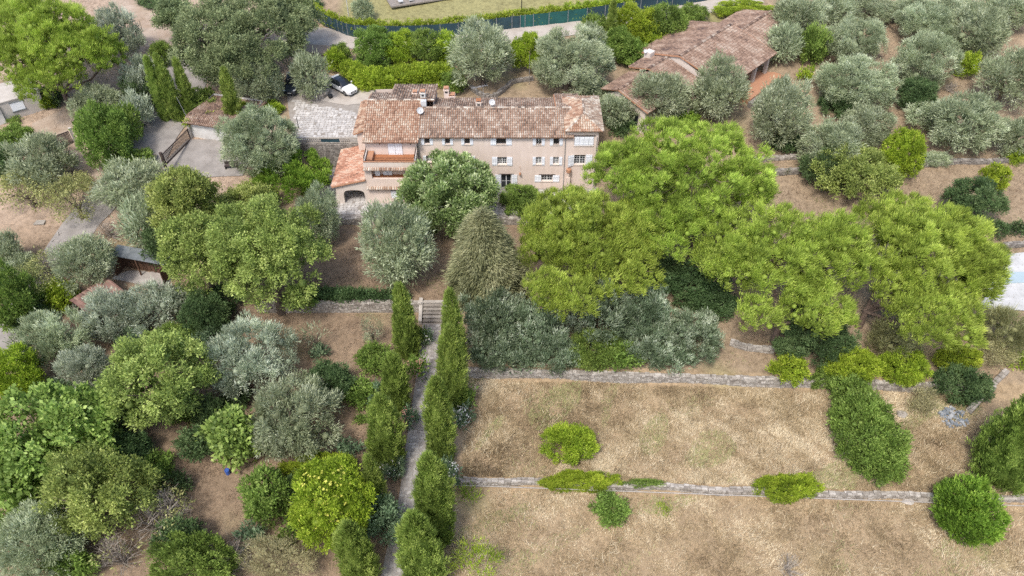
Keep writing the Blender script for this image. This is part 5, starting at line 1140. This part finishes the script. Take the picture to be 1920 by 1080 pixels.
# ------------------------------------------------------------------ olives
OL = [
 (495, 265, 70, 66, 'big soft grey olive in front of the white garage'), (581, 138, 33, 44, 'olive rising from the round stone planter by the cars'), (484, 148, 42, 42, 'olive below the very large dark oak, left of the dark car'),
 (75, 308, 58, 46, 'olive beside the dark metal gate at the left'), (250, 345, 62, 46, 'olive at the lane bend below the sliding gate'), (600, 408, 40, 56, 'narrow olive between the yellow-green oak and the courtyard'),
 (265, 425, 36, 58, 'slim olive above the timber shed'), (165, 490, 58, 55, 'dark olive left of the timber shed'), (15, 470, 28, 32, 'small dark olive at the left edge by the dirt bank'),
 (95, 642, 82, 52, 'wide grey olive right of the lane at the left edge'), (70, 1015, 85, 80, 'big grey olive in the bottom left corner'), (545, 790, 90, 82, 'big round grey olive in the lower left garden'),
 (750, 462, 65, 78, 'olive standing on the brown lawn before the villa'), (905, 105, 57, 56, 'round olive inside the curved wall behind the villa'), (1065, 112, 75, 60, 'broad olive behind the right end of the villa'),
 (1120, 168, 36, 20, 'low olive touching the villa roof at its right end'), (1150, 205, 30, 30, 'small olive between the villa and the bungalow gable'),
 (1243, 184, 53, 48, 'olive in front of the bungalow left wing'), (1347, 174, 50, 56, 'olive in front of the bungalow main roof'), (1462, 212, 52, 62, 'tall olive before the bungalow porch steps'),
 (1497, 35, 50, 38, 'olive behind the far end of the bungalow'), (1470, 85, 30, 34, 'small olive at the right corner of the bungalow roof'), (1595, 78, 58, 42, 'rounded olive in the second row right of the bungalow'),
 (1605, 158, 72, 48, 'wide olive in the middle of the right grove'), (1735, 112, 58, 52, 'pale olive beside the grove path'), (1740, 45, 58, 36, 'olive at the head of the grove path'), (1840, 60, 52, 46, 'full olive in the upper right grove'),
 (1893, 145, 50, 52, 'olive at the right edge below the full upper olive'), (1812, 228, 58, 56, 'round olive low in the right grove above the grey wall'), (1745, 215, 45, 28, 'leaning olive branch mass left of the round low olive'), (1560, 270, 55, 48, 'dusty olive left of the spreading broadleaf tree'),
 (1625, 232, 45, 38, 'dusty olive above the bright rounded tree'), (1900, 255, 35, 36, 'olive cut by the right edge above the grey wall'), (1640, 15, 52, 28, 'first olive along the top edge right of the bungalow'), (1560, 18, 40, 30, 'olive on the top edge nearest the bungalow'),
 (1710, 18, 40, 24, 'olive on the top edge above the grove path'), (1790, 15, 45, 26, 'olive on the top edge left of the corner'), (1880, 20, 50, 30, 'olive in the top right corner'), (35, 500, 40, 28, 'grey olive over the lane at the left edge'),
]
for x, y, a, b, l in OL: P('olive', x, y, a, b, l, unique=(a > 80))
SV = [(205, 592, 52, 50, 'pale olive partly covering the rusty lean-to roof'), (290, 577, 62, 48, 'silvery olive below the timber shed'), (165, 692, 45, 46, 'small silvery olive left of the round oak'), (465, 675, 85, 76, 'big silvery olive left of the lower garden lawn'), (215, 62, 42, 46, 'whitish silver shrub tree right of the corner pine'), (258, 205, 32, 32, 'silver-leaved shrub above the lane'), (262, 150, 36, 36, 'greyish shrub right of the corner pine trunk')]
for x, y, a, b, l in SV: P('silver', x, y, a, b, l, unique=(a > 80))
OE = [(975, 668, 42, 34, 'low oleander hanging over the left end of the field wall'), (1115, 655, 50, 36, 'low green oleander in the middle of the row'), (1165, 668, 40, 28, 'low oleander with ivy on the field wall'), (1265, 672, 42, 28, 'low oleander on the wall near the right end'), (925, 600, 62, 58, 'first oleander right of the garden steps'), (925, 660, 50, 40, 'low oleander behind the right cypress row'), (1010, 615, 58, 55, 'second grey-green oleander below the left pine'), (1045, 665, 45, 35, 'drooping oleander over the upper field wall'), (1125, 590, 62, 62, 'third oleander, silvery, below the left pine'), (1205, 590, 55, 55, 'fourth oleander below the middle pine'), (1215, 650, 55, 40, 'low oleander over the field wall below the middle pine'), (1300, 630, 52, 48, 'last oleander of the row, left of the wall stub')]
for i, (x, y, a, b, l) in enumerate(OE): P('green' if i in (1, 2) else 'oleander', x, y, a, b, l, 'shrub', shrub=True, name='oleander')
# ------------------------------------------------------------------ cypresses
CY = [(314, 226, 103, 15, 'leftmost cypress of the clump by the side road'), (338, 226, 98, 16, 'tallest middle cypress of the clump by the side road'), (360, 220, 110, 15, 'rightmost cypress of the clump by the side road'), (445, 242, 128, 19, 'single slim cypress rising through the garage roof edge'),
 (766, 668, 535, 27, 'slender pointed cypress left of the garden steps'), (747, 768, 667, 29, 'second cypress down the left side of the path'), (727, 868, 742, 36, 'third cypress down the left side of the path, the fullest'), (712, 955, 858, 22, 'thin dark cypress fourth down the left side'), (680, 1090, 982, 38, 'last cypress on the left side at the bottom edge'),
 (856, 682, 548, 24, 'slender pointed cypress right of the garden steps'), (848, 775, 615, 31, 'second cypress down the right side of the path'), (828, 865, 705, 30, 'third cypress down the right side of the path'), (820, 1010, 848, 40, 'fourth cypress down the right side, shaggy'), (799, 1100, 965, 44, 'last cypress on the right side at the bottom edge'),
 (1142, 100, 0, 13, 'narrow cypress beside the back road right of the large olive')]
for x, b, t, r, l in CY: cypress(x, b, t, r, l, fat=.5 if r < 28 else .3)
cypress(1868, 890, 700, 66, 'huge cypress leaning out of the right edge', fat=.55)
P('green', 785, 632, 15, 30, 'low conifer bush beside the left slender cypress', shrub=True)
P('green', 195, 258, 46, 60, 'dense green conical bush in the middle of the left island', shrub=True, name='conical_bush')
P('olive', 185, 195, 48, 40, 'grey foliage bush behind the dense conical bush', 'shrub', shrub=True)
P('green', 235, 235, 30, 40, 'green bush right of the dense conical bush', shrub=True)
P('dark', 265, 175, 32, 30, 'dark bush below the greyish shrub at upper left', shrub=True)
P('green', 375, 195, 42, 26, 'spreading juniper in front of the garage roof', shrub=True, name='juniper')
P('green', 303, 102, 20, 22, 'small green fir top behind the cypress clump', shrub=True)
# ------------------------------------------------------------------ shrubs
SH = [
 ('dark', 95, 182, 26, 18, 'dark bush under the corner pine beside the outbuilding'), ('lime', 88, 190, 18, 14, 'bright bush at the right corner of the outbuilding'), ('green', 27, 226, 14, 8, 'small bush at the foot of the outbuilding wall'), ('green', 22, 262, 42, 28, 'green bush at the left edge below the outbuilding'), ('dark', 15, 310, 30, 34, 'dark bush at the left edge beside the olive by the gate'),
 ('lime', 500, 202, 34, 17, 'lime green bush top behind the big soft grey olive'), ('lime', 108, 556, 37, 31, 'lime green bush left of the rusty lean-to'), ('lime', 25, 705, 52, 56, 'yellow-green bush at the left edge above the fig'), ('dark', 385, 592, 46, 46, 'dark green bush under the largest yellow-green oak'),
 ('dark', 372, 830, 40, 34, 'dark low bush below the round olive-green oak'), ('green', 500, 930, 46, 50, 'dark green bush beside the lower left clearing'), ('lime', 596, 884, 80, 30, 'yellow-green low hedge bush below the big round olive'), ('bluegreen', 716, 975, 43, 43, 'blue-green leafy bush beside the path near the bottom'),
 ('green', 530, 1015, 18, 15, 'tiny green bush on the bare soil at lower left'), ('dark', 620, 715, 46, 42, 'glossy dark round bush in the lower garden lawn'), ('green', 700, 675, 35, 30, 'mid-green round bush left of the second left cypress'), ('green', 680, 742, 36, 26, 'low leafy bush right of the glossy dark bush'),
 ('green', 676, 788, 13, 10, 'tiny bush on bare soil left of the fullest cypress'), ('bluegreen', 655, 842, 22, 22, 'small dark bush left of the fullest cypress foot'), ('bluegreen', 722, 745, 22, 30, 'leafy bush between the second and third left cypresses'),
 ('green', 868, 742, 22, 38, 'green bush at the field side of the second right cypress'), ('green', 975, 373, 38, 27, 'green bush by the villa wall right of the dome tree'), ('green', 1000, 400, 30, 20, 'low green bush under the leftmost pine edge'), ('dark', 1165, 235, 30, 18, 'dark clipped bush beside the right corner of the villa'),
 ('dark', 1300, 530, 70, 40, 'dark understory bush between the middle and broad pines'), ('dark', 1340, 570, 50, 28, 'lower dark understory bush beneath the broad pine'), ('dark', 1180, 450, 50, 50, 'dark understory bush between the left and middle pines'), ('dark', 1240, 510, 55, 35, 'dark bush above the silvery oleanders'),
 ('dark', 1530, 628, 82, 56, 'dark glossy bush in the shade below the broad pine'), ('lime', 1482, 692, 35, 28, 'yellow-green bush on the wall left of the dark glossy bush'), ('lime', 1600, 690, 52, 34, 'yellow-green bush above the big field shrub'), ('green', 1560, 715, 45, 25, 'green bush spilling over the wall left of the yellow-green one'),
 ('lime', 1694, 686, 46, 33, 'clipped bright bush on the wall, left of two'), ('lime', 1797, 676, 46, 27, 'clipped bright bush on the wall, right of two'), ('dark', 1803, 722, 52, 36, 'dark wispy bush below the right clipped bush'), ('lime', 1912, 676, 22, 18, 'bright bush cut by the right edge beside the wall'),
 ('lime', 1070, 832, 55, 37, 'round bright green bush alone in the upper field'), ('lime', 1477, 918, 72, 26, 'bright green bush spread along the low wall, right of two'), ('laurel', 1815, 958, 60, 56, 'large leafy green bush below the low wall at right'), ('lime', 1092, 905, 82, 17, 'bright green bush spread along the low wall, left of two'),
 ('green', 1145, 955, 36, 32, 'straggly green bush hanging below the left wall bush'), ('weed', 880, 930, 22, 20, 'light green weed tuft right of the shaggy cypress'), ('weed', 890, 1052, 46, 38, 'straggly weed patch near the bottom beside the last right cypress'), ('green', 1205, 907, 40, 9, 'low green growth on the low wall right of the left wall bush'), ('weed', 1250, 950, 14, 22, 'thin weed in the lower field'),
 ('drybrush', 1730, 752, 28, 26, 'spiky yellowish tuft bush right of the big field shrub'),
 ('dark', 1825, 378, 50, 46, 'dark green bush right of the rightmost pine top'), ('lime', 1866, 336, 24, 26, 'bright green bush behind the dark bush at right'), ('dark', 1720, 178, 36, 32, 'dark green bush at the foot of the pale olive'), ('lime', 1815, 122, 22, 24, 'bright sapling between olives in the right grove'), ('lime', 1512, 142, 14, 14, 'small bright bush right of the bungalow steps'),
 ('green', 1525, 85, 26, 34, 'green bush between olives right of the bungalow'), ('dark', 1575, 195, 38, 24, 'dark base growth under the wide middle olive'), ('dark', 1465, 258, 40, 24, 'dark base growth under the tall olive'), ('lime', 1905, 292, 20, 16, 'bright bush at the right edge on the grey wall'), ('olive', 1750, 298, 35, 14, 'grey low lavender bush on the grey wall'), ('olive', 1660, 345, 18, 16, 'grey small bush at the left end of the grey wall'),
 ('dark', 1545, 320, 40, 36, 'dark bush left of the spreading broadleaf tree'), ('dark', 1872, 430, 20, 16, 'dark brown round bush right of the rightmost pine'), ('dark', 1912, 430, 16, 16, 'dark brown round bush cut by the right edge'),
 ('lime', 1190, 48, 42, 36, 'bright lime tree-like bush right of the narrow cypress'), ('green', 1160, 88, 34, 34, 'green bush below the narrow cypress'), ('green', 1245, 48, 42, 32, 'green bush left of the bungalow roof'), ('lime', 1225, 75, 28, 20, 'light bush against the bungalow roof edge'), ('green', 1190, 100, 26, 26, 'green bush at the bungalow chimney'), ('lime', 1395, 18, 60, 18, 'bright hedge bush behind the bungalow ridge'), ('green', 1300, 28, 30, 18, 'green bush behind the bungalow left slope'), ('lime', 1208, 118, 9, 12, 'ivy bush on the bungalow chimney'),
 ('green', 1112, 60, 24, 30, 'green bush left of the narrow cypress'), ('olive', 681, 20, 19, 22, 'round grey shrub on the far lawn beside the white pole'), ('lime', 628, 112, 22, 22, 'bright bush between the fence end and the olive by the cars'), ('green', 640, 105, 18, 20, 'green bush left of the clipped hedge trees'), ('green', 850, 152, 24, 22, 'green bush under the round olive at its left'), ('lime', 985, 100, 32, 34, 'bright clipped hedge block between the two back olives'),
 ('fig', 20, 985, 40, 30, 'broad-leaved bush above the bottom left olive'), ('green', 130, 1060, 50, 30, 'green bush at the bottom edge right of the corner olive'), ('bluegreen', 470, 1000, 26, 20, 'small blue-green bush right of the bottom clearing'),
 ('dark', 222, 782, 48, 45, 'dark foliage between the fig and the round olive-green oak'), ('dark', 440, 745, 32, 28, 'dark bush under the big silvery olive'), ('green', 330, 640, 45, 32, 'green scrub above the round olive-green oak'), ('bluegreen', 255, 645, 36, 28, 'blue-green scrub left of the round oak top'), ('dark', 60, 590, 42, 30, 'dark scrub above the wide grey olive'), ('green', 290, 882, 38, 34, 'green scrub right of the dull green tree'), ('dark', 335, 1012, 46, 36, 'dark scrub below the half-bare twiggy tree'), ('dark', 305, 462, 32, 42, 'dark bush right of the slim olive'), ('green', 565, 560, 32, 22, 'green fringe below the largest yellow-green oak'), ('bluegreen', 120, 735, 40, 24, 'blue-green scrub above the fig'), ('green', 250, 300, 34, 22, 'green scrub at the lane edge above the bend olive'), ('green', 420, 430, 30, 40, 'green foliage between the two big oaks'), ('green', 555, 985, 24, 22, 'green scrub left of the star-flowered shrub'), ('dark', 560, 920, 26, 30, 'dark foliage between the clearing bush and the star-flowered shrub'),
 ('green', 345, 770, 34, 26, 'green scrub below the round olive-green oak, left of the small fig'), ('dark', 330, 905, 24, 20, 'dark scrub at the left of the bare clearing'), ('dark', 640, 905, 30, 22, 'dark scrub behind the star-flowered shrub'), ('bluegreen', 600, 660, 18, 14, 'small blue-green bush on the lower garden lawn'), ('dark', 420, 560, 34, 26, 'dark foliage under the grey-green oak'),
 ('dark', 565, 6, 40, 14, 'dark foliage on the top edge above the fence corner'), ('dark', 300, 2, 40, 14, 'dark foliage on the top edge above the dirt road'), ('bluegreen', 395, 640, 40, 30, 'blue-green bush between the round oak and the silvery olive'), ('dark', 230, 850, 50, 40, 'dark bush between the fig and the dull green tree'), ('green', 20, 560, 45, 58, 'loose green bush at the left edge by the lane'), ('dark', 395, 780, 30, 34, 'dark bush in the gap right of the round olive-green oak'), ('dark', 350, 560, 30, 24, 'dark bush behind the silvery olive below the shed'),
]
for s, x, y, a, b, l in SH: P(s, x, y, a, b, l, 'shrub', shrub=True, unique=(s in ('lime', 'green', 'laurel') and a > 50 and y > 600))
multi_shrub('big elongated dense green shrub slanting across the right of the upper field', [(1592, 735, 40, 36), (1612, 780, 55, 40), (1638, 830, 64, 46), (1652, 865, 45, 32)], 'green')
TRM = [(700, 92, 38, 36, 'leftmost tall hedge tree behind the clipped hedge'), (752, 90, 36, 32, 'second tall hedge tree behind the clipped hedge'), (800, 90, 36, 34, 'third tall hedge tree behind the clipped hedge'), (838, 92, 26, 30, 'hedge tree beside the round back olive')]
for i, (x, y, a, b, l) in enumerate(TRM): P('green' if i in (0, 2) else 'lime', x, y, a, b, l, 'tree', shrub=True, name='hedge_tree')
FL = [('bluegreen', 732, 872, 28, 26, 'white-flowered bush by the path below the fullest cypress', ('flower_white', 50, .10)), ('bluegreen', 765, 782, 16, 28, 'pink and white rose bush by the third left cypress', ('flower_pink', 60, .10)), ('green', 782, 692, 20, 32, 'red-flowered rose bush by the second left cypress', ('flower_pink', 60, .09)), ('bluegreen', 862, 778, 24, 24, 'white-flowered rose bush at the field edge', ('flower_white', 120, .10)), ('bluegreen', 845, 890, 22, 34, 'white-dotted bush on the shaggy cypress', ('flower_white', 60, .09)), ('bluegreen', 800, 635, 12, 16, 'small flowering bush at the foot of the steps', ('flower_white', 20, .09))]
for s, x, y, a, b, l, f in FL: P(s, x, y, a, b, l, 'shrub', shrub=True, name='flower_bush', flowers=f)
P('lime', 622, 942, 70, 78, 'green shrub covered in pale yellow star flowers', 'shrub', shrub=True, unique=True, name='flowering_shrub', flowers=('flower_yellow', 150, .13))
WS = [(50, 358, 55, 40, 'thin yellowing tree above the left dirt bank'), (138, 372, 46, 42, 'yellow-green thin tree beside the lane'), (55, 540, 50, 45, 'thin pale tree over the lane at left'), (150, 340, 22, 16, 'small yellow thin tree at the lane fork')]
for x, y, a, b, l in WS: P('wispy', x, y, a, b, l)
for x, y, a, b, l in ((590, 632, 22, 24, 'small young olive on the lower garden lawn, left'), (697, 618, 24, 30, 'small young olive on the lower garden lawn, right'), (1478, 318, 6, 10, 'sapling between the two short terrace walls')): P('small', x, y, a, b, l, 'tree', shrub=False, lift=.3, name='young_olive')
P('drybrush', 520, 1050, 82, 42, 'dry yellowish brush at the bottom edge left of the path', 'shrub', shrub=True, unique=True); P('green', 365, 1055, 82, 46, 'green bush with bare twigs at the bottom edge', 'shrub', shrub=True, unique=True)
P('reed', 1880, 625, 50, 45, 'tall reeds beside the pool terrace at right', 'reeds', shrub=True, name='reed_clump'); P('reed', 1680, 640, 45, 40, 'reedy brush below the trunk of the rightmost pine', 'reeds', shrub=True, name='reed_clump'); P('drybrush', 1860, 665, 45, 26, 'dry grey brush below the reeds at right', 'shrub', shrub=True)
twigs(205, 432, 34, 24, 'dead grey branches above the dark olive by the shed', 50); twigs(225, 480, 20, 22, 'pale dead twigs beside the shed roof', 30)
twigs(295, 965, 62, 52, 'half-bare grey twiggy tree in the lower left', 90, leafy='wispy', cat='tree', name='thin_tree'); twigs(218, 1035, 46, 40, 'twiggy grey shrub at the bottom left', 70, leafy='wispy'); twigs(90, 500, 44, 36, 'grey twiggy shrub beside the left lane', 60, leafy='wispy')
twigs(430, 1040, 50, 30, 'bare pale twigs over the bottom green bush', 40); twigs(1785, 165, 20, 14, 'bare pale branches under the pale grove olive', 36)
twigs(1340, 555, 30, 18, 'dead pale branches hanging under the broad pine', 30); twigs(1480, 1060, 30, 20, 'small bare twig bush at the bottom of the lower field', 26)
# ------------------------------------------------------------------ hedges
hedge('long clipped bright hedge between the white car and the villa', [G(657, 150), G(680, 165), G(720, 168), G(780, 160), G(848, 156)], 1.8, 2.6, 'lime')
hb_ = [Vector((p.x-.1, p.y+.75)) for p in fl]
hedge('clipped bright hedge running behind the windbreak fence', hb_[1:24], .9, 2.15, 'lime', dens=.7); hedge('far right end of the hedge behind the windbreak fence', hb_[23:33], .9, 2.15, 'lime', dens=.7)
hedge('low clipped dark green hedge above the garden wall', [(-22, -18.2), (-17, -18.2), (-11.0, -18.2)], 1.1, .8, 'dark', dens=1.3)
iv = [Vector(Q(a, -.95, 0)[:2]) for a in np.linspace(-.1, 7.3, 4)]
SEED[0] += 1; rng = np.random.default_rng(SEED[0]); L = np.array([(*(Vector(Q(a, -.72, 5.12+.12*math.sin(a*3)))), .28, .28, .24) for a in np.linspace(-.2, 7.4, 26)]+[(*Vector(Q(.9+.3*math.sin(k), -.45, 3.2+k*.25)), .4, .3, .35) for k in range(8)])
o_ = bpy.data.objects.new('ivy', leafobj('ivy', crown_arrays(L, dict(SP['lime'], core=.7), rng, 1.2), 'lime')); link(o_); tag(o_, 'bright ivy along the eave of the white garage', 'ivy')

# ------------------------------------------------------------------ dry grass
def grass(name, label, n_, xr, yr, mask, mat, L=.5, W=.05, flat=.5, seed=1, clump=.5):
    rng = np.random.default_rng(seed); x = rng.uniform(*xr, n_); y = rng.uniform(*yr, n_); P = np.stack([x, y], 1)
    k = mask(x, y) & (vnoise(P, 1.1, seed)+rng.normal(size=n_)*.6 > -clump); x, y, P = x[k], y[k], P[k]; n_ = len(x)
    z = T(x, y)-.06; ang = 1.6*vnoise(P, .8, seed+1)+1.4*vnoise(P, 3.1, seed+2)+rng.normal(size=n_)*1.0+.6; tilt = np.clip(flat+.35*vnoise(P, .9, seed+3)+rng.normal(size=n_)*.25, .05, 1.35)
    d = np.stack([np.cos(ang)*np.sin(tilt), np.sin(ang)*np.sin(tilt), np.cos(tilt)], 1); sd_ = np.stack([-np.sin(ang), np.cos(ang), np.zeros(n_)], 1)+rng.normal(size=(n_, 3))*.2
    Ln = (L*rng.uniform(.5, 1.4, n_)*(1+.35*vnoise(P, .7, seed+5)))[:, None]; B_ = np.stack([x, y, z], 1); V = np.stack([B_-sd_*W/2, B_+sd_*W/2, B_+d*Ln], 1).reshape(-1, 3); Fa = np.arange(n_*3).reshape(-1, 3)
    green = vnoise(P, .45, seed+6); tint = np.clip(.48+.32*vnoise(P, .3, seed+7)+.24*vnoise(P, 1.0, seed+9)+.14*vnoise(P, 3.0, seed+8)+rng.normal(size=n_)*.17, 0, .86); tint = np.where((green > .42) & (rng.random(n_) < .5), 1.0, tint)
    TRI[0] += n_; m = npmesh(name, V, Fa, tint, mat); o = bpy.data.objects.new(name, m); link(o); o['kind'] = 'stuff'; tag(o, label, 'grass'); return o
yw_ = lambda x, y: y+.042*(x-5)
f1 = lambda x, y: (yw_(x, y) < -28.3) & (yw_(x, y) > -39.1); f2 = lambda x, y: (yw_(x, y) < -39.9) & (yw_(x, y) > -58)
grass('dry_grass', 'short matted straw grass covering the upper field', 250000, (-4.5, 45), (-42, -27), f1, 'straw', .30, .055, .8, 1, .8)
grass('dry_grass', 'short matted straw grass covering the lower field', 210000, (-5.5, 48), (-62, -39), f2, 'straw', .28, .05, .8, 2, .8)
grass('dry_grass', 'taller bleached straw tufts scattered in the upper field', 34000, (-4.5, 45), (-42, -27), f1, 'straw', .6, .05, 1.05, 11, -.25)
grass('dry_grass', 'taller bleached straw tufts scattered in the lower field', 30000, (-5.5, 48), (-62, -39), f2, 'straw', .6, .05, 1.05, 12, -.25)
grass('dry_grass', 'thin brown grass on the garden lawns', 150000, (-30, 12), (-52, -6), lambda x, y: ((x < -9.9) & (y < -19.3)) | ((y > -18.4) & (y < -6.2)), 'straw_brown', .24, .045, .8, 3, .5)
grass('dry_grass', 'sparse brown grass under the right grove', 170000, (12, 75), (-27, 50), lambda x, y: (yw_(x, y) > -27.4) & ~((x < 42) & (y > 8) & (y-x*.9 > -16) & (x < 40)), 'straw_brown', .30, .055, .8, 4, .5)
grass('dry_grass', 'sparse brown grass on the left slopes', 70000, (-75, -30), (-45, 45), lambda x, y: vnoise(np.stack([x, y], 1), .3, 5) > -.1, 'straw_brown', .3, .05, .8, 5)
print('LEAF TRIS', TRI[0])
